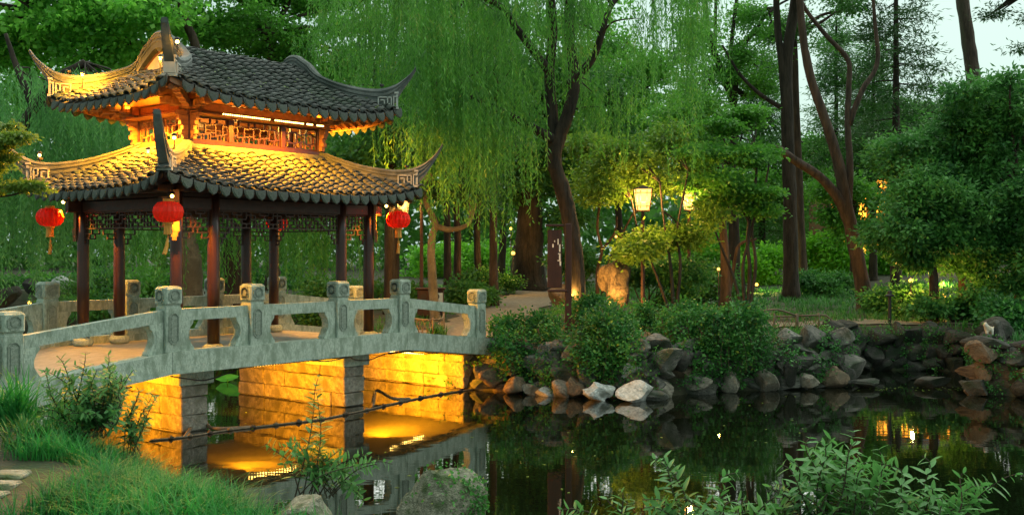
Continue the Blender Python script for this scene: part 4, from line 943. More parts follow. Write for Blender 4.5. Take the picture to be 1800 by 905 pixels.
# the big willow on the bank
YW = 28.5
wb = base_at(1012, YW)
stems = [([wb] + px((1012, 480, YW), (1004, 400, YW), (988, 330, YW), (974, 285, YW), (984, 240, YW), (1000, 195, YW), (1010, 140, YW), (1001, 60, YW), (1000, -60, YW)), 0.27, 0.13),
         (px((976, 300, YW), (972, 220, YW + .2), (966, 130, YW + .3), (972, 40, YW + .2), (960, -60, YW)), 0.20, 0.10),
         (px((972, 245, YW), (930, 222, YW - .3), (870, 190, YW - .8), (800, 160, YW - 1.2), (740, 138, YW - 1.5)), 0.14, 0.05),
         (px((968, 130, YW), (915, 60, YW - .3), (880, 12, YW - .6), (820, -12, YW - 1), (740, -30, YW - 1.2)), 0.12, 0.06),
         (px((1000, 150, YW), (1040, 105, YW - .2), (1058, 60, YW - .4), (1075, 10, YW - .4), (1120, -40, YW)), 0.13, 0.06)]
bn = (bunch_px(rs, 46, 620, 930, -260, 60, YW - 3.5, YW + 2.5, 2.5, 6.0, 330) + bunch_px(rs, 20, 720, 930, 60, 230, YW - 3, YW + 1, 2.0, 3.5, 425)
      + bunch_px(rs, 12, 930, 1040, -200, 100, YW + 1.2, YW + 4, 2.0, 4.0, 300) + bunch_px(rs, 11, 920, 1040, -200, 40, YW - 2.5, YW - 1, 1.6, 3.0, 230)
      + bunch_px(rs, 18, 1060, 1250, -260, 60, YW - 2, YW + 4, 2.5, 5.0, 280) + bunch_px(rs, 6, 1040, 1110, 60, 200, YW - 1, YW + 3, 1.5, 2.5, 320))
bn += bunch_px(rs, 12, 712, 800, -60, 130, 23.6, 25.5, 2.0, 3.6, 330) + bunch_px(rs, 6, 760, 830, 130, 240, 24.0, 25.5, 1.5, 2.6, 420)
willow('willow_tree', 'large weeping willow on the bank with forked leaning trunk beside the sign', stems, bn, 3, LW, BARKD, per=13, rad=0.36)
# second willow, behind the right eave
Y2 = 37; b2 = base_at(690, Y2)
stems = [([b2] + px((690, 400, Y2), (680, 300, Y2), (672, 180, Y2), (690, 80, Y2), (700, -40, Y2)), 0.26, 0.12), (px((676, 220, Y2), (660, 150, Y2), (650, 60, Y2), (640, -20, Y2)), 0.12, 0.05)]
bn = bunch_px(rs, 38, 540, 790, -60, 170, Y2 - 3, Y2 + 3, 2.5, 5.0, 330)
willow('willow_tree', 'weeping willow behind the right end of the pavilion roofs', stems, bn, 4, LW, BARKD, per=11, rad=0.5, ll=0.2, lw=0.05, sp=0.11)
# blue green willow behind the left eaves
Y3 = 34; b3 = base_at(-40, Y3); b3.z = 0.3
stems = [([b3] + px((-30, 400, Y3), (20, 260, Y3), (90, 150, Y3), (150, 110, Y3)), 0.3, 0.12), (px((60, 190, Y3), (30, 120, Y3), (10, 60, Y3)), 0.15, 0.06)]
bn = bunch_px(rs, 60, -60, 270, 130, 260, Y3 - 2.5, Y3 + 3, 2.5, 5.5, 500) + bunch_px(rs, 14, -60, 120, 260, 340, Y3 - 2.5, Y3 + 2, 2.0, 3.0, 500)
willow('willow_tree', 'soft blue green willow hanging behind the left eaves and lantern', stems, bn, 6, LWB, BARKD, per=13, rad=0.5, ll=0.18, lw=0.045, sp=0.095)
# willow seen between the columns
Y4 = 39; b4 = base_at(330, Y4); b4.z = 0.5
stems = [([b4] + px((332, 470, Y4), (326, 400, Y4), (340, 300, Y4), (350, 220, Y4)), 0.55, 0.3), (px((334, 400, Y4), (300, 320, Y4), (260, 270, Y4)), 0.25, 0.1), (px((334, 380, Y4), (400, 310, Y4), (460, 270, Y4)), 0.25, 0.1)]
bn = bunch_px(rs, 60, 150, 640, 290, 390, Y4 - 2, Y4 + 3, 2.0, 4.2, 540)
willow('willow_tree', 'thick pale-trunked willow seen between the pavilion columns', stems, bn, 7, LW, BARKP, per=11, rad=0.5, ll=0.2, lw=0.05, sp=0.11)
# plane tree, upper left
Y5 = 42; b5 = base_at(420, Y5)
stems = [([b5] + px((400, 350, Y5), (350, 200, Y5), (300, 110, Y5), (180, 60, Y5), (60, 20, Y5)), 0.5, 0.16), (px((330, 160, Y5), (345, 90, Y5), (320, 20, Y5), (300, -80, Y5)), 0.25, 0.12), (px((300, 110, Y5), (230, 100, Y5), (120, 130, Y5), (50, 160, Y5)), 0.16, 0.06)]
tree('plane_tree', 'tall broad plane tree filling the upper left behind the roof', 'tree', stems, [ell(40, 30, Y5, 180, 130, 4), ell(230, -10, Y5, 200, 120, 4), ell(120, -100, Y5, 260, 120, 4), ell(20, 130, Y5, 90, 70, 3), ell(240, 70, Y5, 120, 60, 3), ell(350, 10, Y5, 90, 60, 3), ell(70, 90, Y5, 110, 50, 3)], 11, LP, BARK, 430, 95, 0.75, 0.24, 0.20, nl=26)
# bright round tree behind the roof crest
Y6 = 46; b6 = base_at(480, Y6)
tree('broadleaf_tree', 'bright green round-crowned tree behind the roof crest', 'tree', [([b6] + px((478, 300, Y6), (476, 150, Y6), (478, 60, Y6)), 0.3, 0.15)], [ell(440, 60, Y6, 90, 60, 2.6), ell(510, 30, Y6, 110, 80, 3), ell(580, 90, Y6, 80, 70, 2.5), ell(450, -30, Y6, 110, 60, 3)], 12, LB, BARK, 300, 110, 0.7, 0.2, 0.13, flat=0.4)
# dark pine with pale bent trunk behind the bridge end
Y7 = 31.5; b7 = base_at(766, Y7)
stems = [([b7] + px((762, 520, Y7), (758, 450, Y7), (760, 415, Y7), (768, 400, Y7), (790, 404, Y7), (812, 400, Y7), (826, 392, Y7)), 0.16, 0.06), (px((768, 402, Y7), (760, 380, Y7), (748, 350, Y7), (752, 300, Y7), (770, 240, Y7)), 0.12, 0.05)]
tree('pine_tree', 'dark pine with a pale bent trunk behind the bridge end', 'tree', stems, [ell(780, 330, Y7, 70, 40, 1.6), ell(840, 350, Y7, 70, 45, 1.6), ell(740, 270, Y7, 60, 50, 1.5), ell(820, 250, Y7, 80, 60, 1.7)], 13, LN, BARKP, 130, 120, 0.5, 0.2, 0.045, flat=0.35, droop=-0.1)
# slender trunks along the path
for i, (x, top, Y, lab) in enumerate(((685, 250, 33.5, 'dark upright trunk just right of the pavilion corner column'), (787, 240, 42, 'slim dark trunk first behind the litter bin'), (803, 230, 43, 'reddish trunk second behind the litter bin'), (842, 230, 44, 'slim trunk third from the litter bin left of the path'), (868, 220, 37, 'reddish brown trunk at the left edge of the path'))):
    b_ = base_at(x, Y); k = random.Random(i + 40)
    tree('woodland_tree', lab, 'tree', [([b_] + px((x + k.uniform(-4, 4), 400, Y), (x + k.uniform(-8, 8), 300, Y), (x + k.uniform(-12, 12), top, Y)), 0.17 if i else 0.19, 0.09)], [ell(x + k.uniform(-20, 20), top + 20, Y, 90, 75, 2.0), ell(x + k.uniform(-30, 30), top - 90, Y, 80, 70, 2.0)], 50 + i, LD, BARKD if i in (0, 1, 3) else BARKR, 90, 90, 0.65, 0.2, 0.12, nl=8)
# broad old trunk at the end of the path
Y8 = 46; b8 = base_at(928, Y8)
tree('old_tree', 'broad dark old trunk standing where the path bends', 'tree', [([b8] + px((928, 450, Y8), (932, 400, Y8), (930, 300, Y8), (940, 200, Y8)), 0.85, 0.4)], [ell(930, 300, Y8, 130, 80, 3), ell(900, 180, Y8, 150, 90, 3), ell(1000, 200, Y8, 130, 90, 3), ell(880, 360, Y8, 90, 40, 2.5), ell(960, 380, Y8, 70, 30, 2.5)], 60, LD, BARKD, 240, 95, 0.8, 0.24, 0.14)
# tall straight trunk, right of centre
Y9 = 40; b9 = base_at(1391, Y9)
stems = [([b9] + px((1390, 430, Y9), (1388, 330, Y9), (1384, 220, Y9), (1384, 100, Y9), (1398, 0, Y9), (1405, -120, Y9)), 0.31, 0.17), (px((1384, 220, Y9), (1376, 120, Y9), (1366, 40, Y9), (1362, -100, Y9)), 0.2, 0.1), (px((1374, 190, Y9), (1335, 165, Y9), (1300, 130, Y9), (1270, 80, Y9)), 0.1, 0.04)]
tree('tall_tree', 'tall straight dark trunk rising through the gap of bright sky', 'tree', stems, [ell(1360, -60, Y9, 120, 70, 3), ell(1430, -40, Y9, 100, 60, 3)], 61, LD, BARKD, 60, 70, 0.6, 0.17, 0.07, nl=16)
b9b = base_at(1412, 44)
tree('tall_tree', 'thinner reddish trunk just behind the tall straight one', 'tree', [([b9b] + px((1408, 440, 44), (1404, 330, 44), (1400, 200, 44), (1396, 60, 44)), 0.26, 0.12)], [ell(1440, 40, 44, 60, 60, 2), ell(1380, 20, 44, 50, 60, 2)], 62, LD, BARKR, 45, 80, 0.6, 0.18, 0.08, nl=10)
# forked tree with the leaning limb
YA = 35; bA = base_at(1522, YA)
stems = [([bA] + px((1514, 490, YA), (1502, 430, YA), (1494, 390, YA), (1484, 340, YA), (1472, 280, YA), (1450, 210, YA), (1426, 140, YA), (1412, 70, YA), (1404, -30, YA), (1400, -120, YA)), 0.28, 0.10),
         (px((1496, 400, YA), (1474, 350, YA - .1), (1440, 310, YA - .3), (1400, 284, YA - .5), (1364, 258, YA - .7)), 0.19, 0.12),
         (px((1490, 390, YA), (1494, 300, YA + .1), (1490, 220, YA + .2), (1492, 150, YA + .3), (1490, 105, YA + .3), (1450, 60, YA + .4), (1410, 5, YA + .4), (1400, -60, YA)), 0.13, 0.055),
         (px((1492, 220, YA + .2), (1515, 160, YA + .2), (1542, 112, YA + .3), (1538, 40, YA + .3), (1530, -60, YA)), 0.11, 0.05)]
tree('forked_tree', 'bare forked tree with a long limb leaning left over the maple', 'tree', stems, [ell(1400, -70, YA, 130, 60, 2.5), ell(1530, -60, YA, 90, 50, 2.5)], 63, LD, BARKR, 40, 70, 0.6, 0.17, 0.07, nl=12)
# multi-stem tree against the sky
YB = 42; bB = base_at(1290, YB)
stems = [([bB] + px((1290, 400, YB), (1285, 300, YB), (1292, 200, YB), (1270, 130, YB), (1245, 60, YB), (1235, -40, YB)), 0.26, 0.1), (px((1310, 170, YB), (1262, 120, YB), (1258, 0, YB)), 0.12, 0.06), (px((1290, 170, YB), (1285, 90, YB), (1300, -40, YB)), 0.14, 0.06), (px((1292, 180, YB), (1300, 100, YB), (1330, 50, YB), (1360, 15, YB), (1395, -5, YB)), 0.10, 0.04)]
tree('woodland_tree', 'thin many-stemmed tree silhouetted against the sky right of the willow', 'tree', stems, [ell(1270, 20, YB, 90, 80, 2.5), ell(1330, 130, YB, 60, 60, 2), ell(1250, 160, YB, 70, 90, 2), ell(1230, 240, YB, 60, 60, 2)], 64, LB, BARKD, 130, 85, 0.6, 0.17, 0.08, nl=18)
for i, (x, Y, cr_, lab, lm) in enumerate(((1085, 50, [ell(1090, 140, 50, 110, 110, 3), ell(1000, 70, 50, 120, 110, 3), ell(1180, 150, 50, 90, 100, 3)], 'leafy background tree behind the willow trunk', LB), (1335, 58, [ell(1320, 320, 58, 100, 60, 3), ell(1250, 270, 58, 70, 60, 3), ell(1425, 300, 58, 60, 55, 2.5)], 'rounded background tree below the sky gap', LB), (880, 52, [ell(860, 130, 52, 130, 110, 3), ell(800, 40, 52, 120, 90, 3)], 'leafy background tree behind the left willow curtains', LD), (1620, 54, [ell(1640, 230, 54, 80, 50, 3), ell(1570, 250, 54, 60, 60, 3)], 'background tree beyond the tall dark pine', LD), (1500, 47, [ell(1505, 385, 47, 45, 40, 1.5), ell(1470, 350, 47, 40, 30, 1.5)], 'small tree half hiding the lit hall', LM))):
    b_ = base_at(x, Y); tree('background_tree', lab, 'tree', [([b_] + px((x + 4, 400, Y), (x - 5, 300, Y), (x, 200 if i < 4 else 380, Y)), 0.22, 0.1)], cr_, 640 + i, lm, BARKD, 190 if i < 4 else 60, 100, 0.7, 0.22, 0.13, nl=16)
# conifers
def conifer(label, x, Y, top, bot, wid, seed, lm=LN, trunk_r=0.22, dens=1.0, gap=0.0):
    b_ = base_at(x, Y); rs_ = np.random.RandomState(seed); tp = at(x, top, Y); bt = at(x, bot, Y); k = Y / F; pts = []
    n = int(300 * dens)
    for i in range(n):
        f = rs_.uniform(0, 1) ** 0.8; lay = np.floor(f * 14) / 14 + rs_.uniform(-0.012, 0.012) if gap else f; lay = max(lay, 0.0)
        r = wid * k * (0.15 + 0.85 * (lay ** 0.7)) * rs_.uniform(0.3, 1.0) ** 0.6; a = rs_.uniform(0, 6.28)
        pts.append((tp.x + r * math.cos(a), Y + r * math.sin(a), tp.z + (bt.z - tp.z) * lay - 0.12 * r))
    tree('conifer', label, 'tree', [([b_.lerp(tp, j / 14) for j in range(15)], trunk_r, 0.05)], None, seed, lm, BARKD, n, 80, 0.6, 0.26, 0.05, flat=0.35, droop=0.2, nl=40, limb_r=0.05, crown_pts=np.array(pts))
conifer('dark dense conifer behind the forked tree', 1470, 52, 30, 330, 62, 71, LD, dens=.6)
conifer('second dark conifer right of the forked tree', 1535, 50, 60, 360, 55, 72, LD, dens=.6)
conifer('tall dark pine with layered boughs against the right sky', 1575, 43, -140, 260, 100, 73, LN, 0.26, 0.5, 1)
conifer('far conifer between the two forked trees', 1340, 58, 90, 420, 70, 74, LD)
YC = 46; bC = base_at(1718, YC)
tree('tall_tree', 'single leaning trunk against the pale sky at upper right', 'tree', [([bC] + px((1722, 300, YC), (1712, 150, YC), (1700, 60, YC), (1690, -20, YC), (1684, -120, YC)), 0.38, 0.24)], [ell(1690, -130, YC, 120, 60, 3)], 75, LN, BARK, 40, 70, 0.6, 0.2, 0.05, nl=8)
YD = 38; bD = base_at(1860, YD)
tree('pine_tree', 'sparse pine boughs entering at the upper right corner', 'tree', [([bD] + px((1860, 300, YD), (1850, 100, YD), (1840, -40, YD)), 0.3, 0.12)], [ell(1800, 20, YD, 60, 26, 1.5), ell(1810, 75, YD, 60, 18, 1.5), ell(1790, -30, YD, 70, 30, 1.5)], 76, LN, BARK, 50, 80, 0.5, 0.2, 0.045, flat=0.3, nl=18)
# evergreens on the right bank
def ever(label, x, Y, crowns, seed, clumps=230, per=120, lm=LE, name='evergreen_tree', cr=0.40, ll=0.18, lw=0.08, trunk_top=430):
    b_ = base_at(x, Y); tree(name, label, 'tree', [([b_] + px((x + 2, 500, Y), (x - 4, trunk_top, Y), (x + 6, trunk_top - 80, Y)), 0.17, 0.08)], crowns, seed, lm, BARKR, clumps, per, cr, ll, lw, flat=0.6, droop=0.25, nl=22)
ever('big glossy evergreen on the right bank, tallest of the three', 1690, 33, [ell(1680, 290, 33, 110, 130, 2.0), ell(1620, 340, 33, 90, 110, 1.8), ell(1735, 235, 33, 75, 75, 1.7)], 81, 350)
ever('glossy evergreen cut by the right edge of the picture', 1790, 31, [ell(1790, 330, 31, 90, 150, 1.8), ell(1760, 200, 31, 70, 70, 1.5), ell(1780, 460, 31, 70, 60, 1.5)], 82, 280)
ever('low spreading evergreen in front, behind the black post', 1640, 31.0, [ell(1600, 385, 31.0, 75, 75, 1.4), ell(1660, 410, 31.0, 90, 60, 1.4), ell(1580, 440, 31.0, 36, 50, 0.8), ell(1720, 430, 31, 60, 55, 1.2)], 83, 260)
# maples and small trees in the middle
YE = 31; bE = base_at(1312, YE)
stems = [([bE] + px((1318, 480, YE), (1314, 420, YE), (1322, 360, YE), (1330, 300, YE), (1326, 250, YE)), 0.07, 0.03), ([bE] + px((1306, 470, YE), (1318, 400, YE), (1290, 340, YE), (1282, 290, YE)), 0.06, 0.025), ([bE] + px((1328, 470, YE), (1322, 400, YE), (1340, 350, YE), (1352, 290, YE)), 0.06, 0.025), ([bE] + px((1290, 490, YE), (1270, 440, YE), (1255, 400, YE)), 0.06, 0.025)]
tree('maple_tree', 'layered green maple with slender dark stems right of centre', 'tree', stems, [ell(1305, 215, YE, 60, 26, 1.2), ell(1275, 260, YE, 70, 26, 1.3), ell(1325, 285, YE, 45, 34, 1.2), ell(1250, 320, YE, 60, 34, 1.2), ell(1300, 355, YE, 60, 32, 1.2)], 84, LM, BARK, 170, 110, 0.42, 0.13, 0.10, flat=0.28, nl=26, limb_r=0.02)
YF = 30.5; bF = base_at(1185, YF)
stems = [([bF] + px((1180, 480, YF), (1172, 420, YF), (1165, 370, YF), (1160, 320, YF)), 0.06, 0.025), ([bF] + px((1196, 470, YF), (1190, 410, YF), (1200, 350, YF), (1210, 300, YF)), 0.055, 0.025), ([bF] + px((1160, 500, YF), (1140, 450, YF), (1120, 400, YF), (1110, 350, YF)), 0.05, 0.025)]
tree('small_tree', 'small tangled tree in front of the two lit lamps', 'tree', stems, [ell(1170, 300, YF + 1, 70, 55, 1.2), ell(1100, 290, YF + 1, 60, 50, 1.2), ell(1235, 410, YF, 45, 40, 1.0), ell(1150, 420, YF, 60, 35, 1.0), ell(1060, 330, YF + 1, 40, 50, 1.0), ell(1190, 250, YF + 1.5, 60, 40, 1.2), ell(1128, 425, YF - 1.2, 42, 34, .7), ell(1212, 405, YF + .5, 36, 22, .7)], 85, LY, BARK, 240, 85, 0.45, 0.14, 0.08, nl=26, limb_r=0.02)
YG = 34; bG = base_at(1052, YG)
stems = [([bG] + px((1050, 480, YG), (1058, 440, YG), (1050, 400, YG), (1058, 330, YG)), 0.07, 0.035), ([bG] + px((1068, 470, YG), (1090, 420, YG), (1110, 380, YG)), 0.06, 0.03), (px((1058, 440, YG), (1080, 410, YG), (1085, 380, YG)), 0.05, 0.03)]
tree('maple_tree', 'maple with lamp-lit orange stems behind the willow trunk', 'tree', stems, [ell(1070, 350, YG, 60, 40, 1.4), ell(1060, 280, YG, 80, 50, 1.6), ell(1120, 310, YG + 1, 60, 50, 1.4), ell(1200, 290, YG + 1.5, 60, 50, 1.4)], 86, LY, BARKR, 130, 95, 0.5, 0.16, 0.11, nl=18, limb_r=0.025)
YH = 36; bH = base_at(1276, YH)
tree('woodland_tree', 'reddish trunk with small lamp at its foot behind the maple', 'tree', [([bH] + px((1274, 450, YH), (1270, 380, YH), (1272, 300, YH)), 0.2, 0.1), ([bH] + px((1290, 470, YH), (1300, 430, YH), (1330, 420, YH)), 0.08, 0.04)], [ell(1270, 300, YH, 80, 50, 1.7), ell(1230, 230, YH, 80, 60, 1.8)], 87, LM, BARKR, 100, 100, 0.6, 0.17, 0.11)
# maple sprays reaching in from the left edge
YI = 15.5; bI = Vector((-9.6, 15.2, gz(-9.6, 15.2) - .1))
stems = [([bI, bI + Vector((-.1, 0.05, 1.4)), bI + Vector((0.1, 0.1, 2.6)), bI + Vector((0.6, .2, 3.5))], 0.10, 0.04), ([bI + Vector((0.1, 0.1, 2.4))] + px((-60, 330, YI), (0, 345, YI), (50, 335, YI), (110, 318, YI)), 0.03, 0.008), ([bI + Vector((0.1, .1, 2.6))] + px((-60, 300, YI), (-10, 262, YI), (30, 250, YI)), 0.03, 0.008)]
tree('maple_tree', 'yellow green maple sprays reaching in at the left edge', 'tree', stems, [ell(10, 235, YI, 55, 22, .45), ell(20, 335, YI, 80, 16, .4), ell(90, 322, YI, 55, 14, .35), ell(-20, 280, YI, 60, 25, .45)], 88, LMB, BARK, 90, 60, 0.16, 0.075, 0.05, flat=0.3, nl=10, limb_r=0.01, base=bI)

# ------------------------------------------------------------------ shrubs, ivy, ground cover
def shrub(name, label, ells, seed, lm, clumps=80, per=110, cr=0.35, ll=0.13, lw=0.075, group=None, flat=0.6, droop=0.3, cat='shrub'):
    rs_ = np.random.RandomState(seed); e = ells[0]; z0 = gz(e[0], e[1]); t_ = thing(name, label, cat, (e[0], e[1], z0), 0, group); q = MB(); R = random.Random(seed)
    C = shell_points(ells, clumps, rs_, 0.5); C[:, 2] = np.maximum(C[:, 2], ground(C[:, 0], C[:, 1]) + 0.05)
    limbs(q, (e[0], e[1], z0), C[:10], 0.03, R, n=5); q.build('stems', BARK, t_, True, True, fix=False)
    V, Q_ = clump_leaves(C, per, cr, rs_, ll, lw, flat, droop); link('foliage', np_mesh('foliage', V, Q_, lm), t_, True); return t_
def ivy(label, x0, x1, ytop, ybot, Y, seed, n=150, mound=True):
    rs_ = np.random.RandomState(seed); a = at((x0 + x1) / 2, ytop, Y); t_ = thing('ivy_shrub', label, 'ivy', (a.x, Y, 0.0)); P = []; D = []; q = MB()
    for i in range(n):
        xx = rs_.uniform(x0, x1); e = 1 - abs((xx - (x0 + x1) / 2) / ((x1 - x0) / 2)) ** 5
        nz_ = 0.5 + 0.5 * math.sin(xx * .11 + seed) * math.sin(xx * .047 + seed * 2); yb = ytop + (ybot - ytop) * (0.4 + 0.6 * e) * rs_.uniform(0.25, 0.5 + .65 * nz_); tp = at(xx, ytop + (1 - e) * 16 + 30 * (1 - nz_) + rs_.uniform(-14, 20), Y + rs_.uniform(-.1, .5)); ln = (yb - ytop) / F * Y
        m_ = max(5, int(ln / 0.035)); s_ = np.linspace(0, 1, m_); w_ = rs_.uniform(0, 6.28)
        y_ = tp.y - 0.55 * np.sin(np.clip(s_ * 1.9, 0, np.pi / 2)) - 0.10 * rs_.uniform(-1, 1)
        pts = np.stack([tp.x + 0.06 * np.sin(s_ * 5 + w_), y_, tp.z - ln * s_], 1); P.append(pts + rs_.normal(size=pts.shape) * 0.055); aa = rs_.uniform(0, 6.28, m_)
        D.append(np.stack([np.cos(aa) * .8, np.sin(aa) * .8 - .35, np.full(m_, -.45)], 1))
        if i % 5 == 0: q.tube([tuple(p_) for p_ in pts[::max(1, m_ // 5)]], 0.006, 4, False)
    q.build('vine_stems', BARK, t_, True, True, fix=False)
    P = np.concatenate(P); D = np.concatenate(D); V, Q_ = leaves(P, D, rs_.uniform(.035, .13, len(P)), rs_.uniform(.03, .08, len(P)), rs_)
    if mound:
        k = Y / F; C = shell_points([((at((x0 + x1) / 2, 0, Y).x), Y + .5, a.z - .28, (x1 - x0) * .62 * k, .8, .14)], int((x1 - x0) * 0.24), rs_, .3)
        V2, Q2 = clump_leaves(C, 75, .24, rs_, .10, .065, .9, .1); Q_ = np.concatenate([Q_, Q2 + len(V)]); V = np.concatenate([V, V2])
    link('foliage', np_mesh('foliage', V, Q_, LIV), t_, True)
ivy('ivy curtain nearest the bridge, trailing over the ochre rocks', 866, 1000, 556, 676, 24.7, 91, 190)
ivy('ivy curtain below the sign and willow trunk', 998, 1126, 548, 682, 23.9, 92, 200)
ivy('large bushy ivy mound spilling over the right of the rock wall', 1150, 1352, 536, 672, 24.7, 93, 320)
ivy('thin ivy patch on the wall left of the tall square stone', 1330, 1400, 590, 640, 25.0, 94, 40, False)
ivy('ivy fringe along the wall top left of the cove', 1350, 1470, 566, 615, 26.2, 97, 90, False)
ivy('ivy fringe hanging over the back wall of the cove', 1490, 1600, 566, 600, 29.3, 98, 90, False)
ivy('ivy strip between the first two ivy curtains', 975, 1020, 575, 650, 24.5, 99, 50, False)
ivy('ivy patch hanging over the right rocks', 1700, 1790, 585, 640, 24.6, 89, 70, False)
rs = np.random.RandomState(44); C = []
for a, b_ in zip(POND[14:27], POND[15:28]):
    for _ in range(26):
        f = rs.uniform(0, 1); C.append((a[0] + (b_[0] - a[0]) * f + rs.normal() * .15, a[1] + (b_[1] - a[1]) * f - .12 + rs.normal() * .1, rs.uniform(.1, 1.15)))
V, Q_ = clump_leaves(np.array(C), 26, .13, rs, .07, .045, .8, .2)
tag(link('wall_creeper', np_mesh('wall_creeper', V, Q_, LIV)), 'small ferns and creepers rooted in the joints of the rock walls', 'creeper', kind='stuff')
shrub('leafy_shrub', 'feathery green shrub at the foot of the willow', [ell(1040, 545, 27, 70, 20, .7), ell(1110, 560, 26.5, 60, 18, .6)], 95, LIV, 45, 100, .25, .10, .05)
shrub('ivy_covered_hedge', 'dark hedge block grown over the lamp-lit rock', [ell(1135, 475, 32.5, 45, 40, 1.0), ell(1185, 500, 32, 40, 40, 1.0)], 96, LE, 110, 120, .35, .12, .08, cat='hedge')
UND = 'understory shrubs between the trunks'
for i, (x, y, Y, rx, ry, lm, lab) in enumerate(((570, 545, 33, 45, 35, LD, 'dark shrub seen under the rail between the right columns'), (640, 535, 36, 60, 30, LD, 'dark shrub behind the right corner column'), (715, 520, 36, 45, 26, LD, 'dark low bush between corner post and litter bin'), (820, 525, 36, 40, 24, LD, 'dark low bush right of the litter bin'), (860, 500, 43, 40, 20, LD, 'far low bush left of the path'), (240, 545, 33, 120, 30, LIV, 'low green bush behind the back rail, left of the columns'), (420, 560, 33, 100, 30, LIV, 'low green bush behind the back rail, middle of the pavilion'), (160, 520, 40, 100, 35, LD, 'shaded bush on the far shore left of the columns'), (1010, 470, 42, 50, 30, LD, 'dark bush behind the sign board'), (1230, 500, 38, 60, 35, LD, 'dark shrub under the small tangled tree'), (1440, 520, 42, 60, 26, LE, 'low shrub between the two tall trunks'), (1580, 530, 33, 40, 26, LE, 'low shrub beside the black post'), (1680, 545, 30.5, 80, 26, LE, 'low shrub along the bank under the evergreens'), (1780, 560, 28.5, 60, 30, LIV, 'low tufted shrub at the right edge above the rocks'))):
    c = at(x, y, Y); g = gz(c.x, c.y); e = list(ell(x, y, Y, rx, ry)); e[2] = max(e[2], g + e[5] * .5)
    shrub('understory_shrub', lab, [tuple(e)], 200 + i, lm, 60, 90, .4, .15, .085, UND)
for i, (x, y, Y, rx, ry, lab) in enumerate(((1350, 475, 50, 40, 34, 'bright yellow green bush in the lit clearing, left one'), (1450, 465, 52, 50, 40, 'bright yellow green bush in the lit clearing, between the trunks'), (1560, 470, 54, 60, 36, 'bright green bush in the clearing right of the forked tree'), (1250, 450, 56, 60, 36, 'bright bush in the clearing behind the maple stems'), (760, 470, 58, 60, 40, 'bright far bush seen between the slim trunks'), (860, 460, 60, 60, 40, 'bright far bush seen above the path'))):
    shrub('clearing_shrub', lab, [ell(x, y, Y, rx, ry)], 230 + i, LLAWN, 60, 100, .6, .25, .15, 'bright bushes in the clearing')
for i in range(11):
    x = -60 + i * 62; Y = 46.5 + (i * 7 % 5) * .6
    shrub('shore_shrub', 'low shrub on the far shore seen behind the pavilion columns', [ell(x, 505 + (i * 13 % 7) * 2, Y, 52, 30 + (i * 5 % 4) * 6, 1.2)], 260 + i, (LIV, LD, LM)[i % 3], 50, 90, .5, .2, .12, 'low shrubs along the far shore')
# far wood: reads as one mass
rs = np.random.RandomState(77); C = []
for _ in range(1800):
    x = rs.uniform(-75, 75); Y = rs.uniform(66, 88); p_ = x / Y * F + CX
    top = 15 if p_ < 1180 else 7.5 if p_ < 1560 else 9.5
    if p_ < 400: top = 14
    z = 1.5 + (top - 1.5) * rs.uniform(0, 1) ** 0.9; C.append((x, Y, z))
V, Q_ = clump_leaves(np.array(C), 42, 2.2, rs, 0.75, 0.42, .7, .3)
tag(link('far_wood', np_mesh('far_wood', V, Q_, LFAR)), 'dark green far wood closing the garden behind the trees', 'woodland', kind='stuff')
# ground cover under the trees on the right (blades), grass on the near bank
def blades(name, P, hgt, wid, rs, lm, lean=0.6, segs=3):
    n = len(P); a = rs.uniform(0, 6.28, n); o = np.stack([np.cos(a), np.sin(a), np.zeros(n)], 1); sd_ = np.stack([-np.sin(a), np.cos(a), np.zeros(n)], 1)
    h = hgt * rs.uniform(.55, 1.25, n)[:, None]; le = lean * rs.uniform(.2, 1.1, n)[:, None]; up = np.array([[0, 0, 1.0]]); rows = []
    for j in range(segs + 1):
        t_ = j / segs; c = P + up * h * (t_ - 0.35 * le * t_ ** 2.5) + o * h * le * t_ ** 1.8; w_ = wid * (1 - 0.92 * t_ ** 1.5); rows += [c - sd_ * w_ / 2, c + sd_ * w_ / 2]
    V = np.stack(rows, 1).reshape(-1, 3); k = (segs + 1) * 2; b_ = np.arange(n)[:, None, None] * k; q = np.array([[2 * j, 2 * j + 1, 2 * j + 3, 2 * j + 2] for j in range(segs)])[None]
    return link(name, np_mesh(name, V, (b_ + q).reshape(-1, 4), lm))
def scatter(n, x0, x1, y0, y1, rs, smin=0.15, tuft=0.25, per=14, excl=None):
    c = np.stack([rs.uniform(x0, x1, n), rs.uniform(y0, y1, n)], 1); P = np.repeat(c, per, 0) + rs.normal(size=(n * per, 2)) * tuft * .4
    s_ = sdist(P[:, 0], P[:, 1]); k = s_ > smin
    if excl is not None: k &= ~excl(P)
    P = P[k]; return np.column_stack([P, ground(P[:, 0], P[:, 1]) - .02])
rs = np.random.RandomState(31)
P = scatter(1500, 4.5, 22, 25.5, 46, rs, .1, .3, 14, lambda p_: (np.abs(p_[:, 1] - (29.5 + 0.12 * (p_[:, 0] - 8))) < .75) & (p_[:, 0] > 6.0) & (p_[:, 0] < 19))
tag(blades('ground_cover', P, .28, .03, rs, LIV, .9), 'dark strap-leaved ground cover under the right trees', 'ground cover', kind='stuff')
P = scatter(900, -4, 6, 27, 50, rs, .1, .3, 12, lambda p_: (np.abs(p_[:, 0] - np.interp(p_[:, 1], [26, 28.2, 31, 35, 40, 48, 60], [-2.1, -1.2, -.7, -.3, .6, 1.5, .5])) < 1.4))
tag(blades('verge_grass', P, .22, .03, rs, LD, .9), 'dark verge plants on both sides of the gravel path', 'ground cover', kind='stuff')
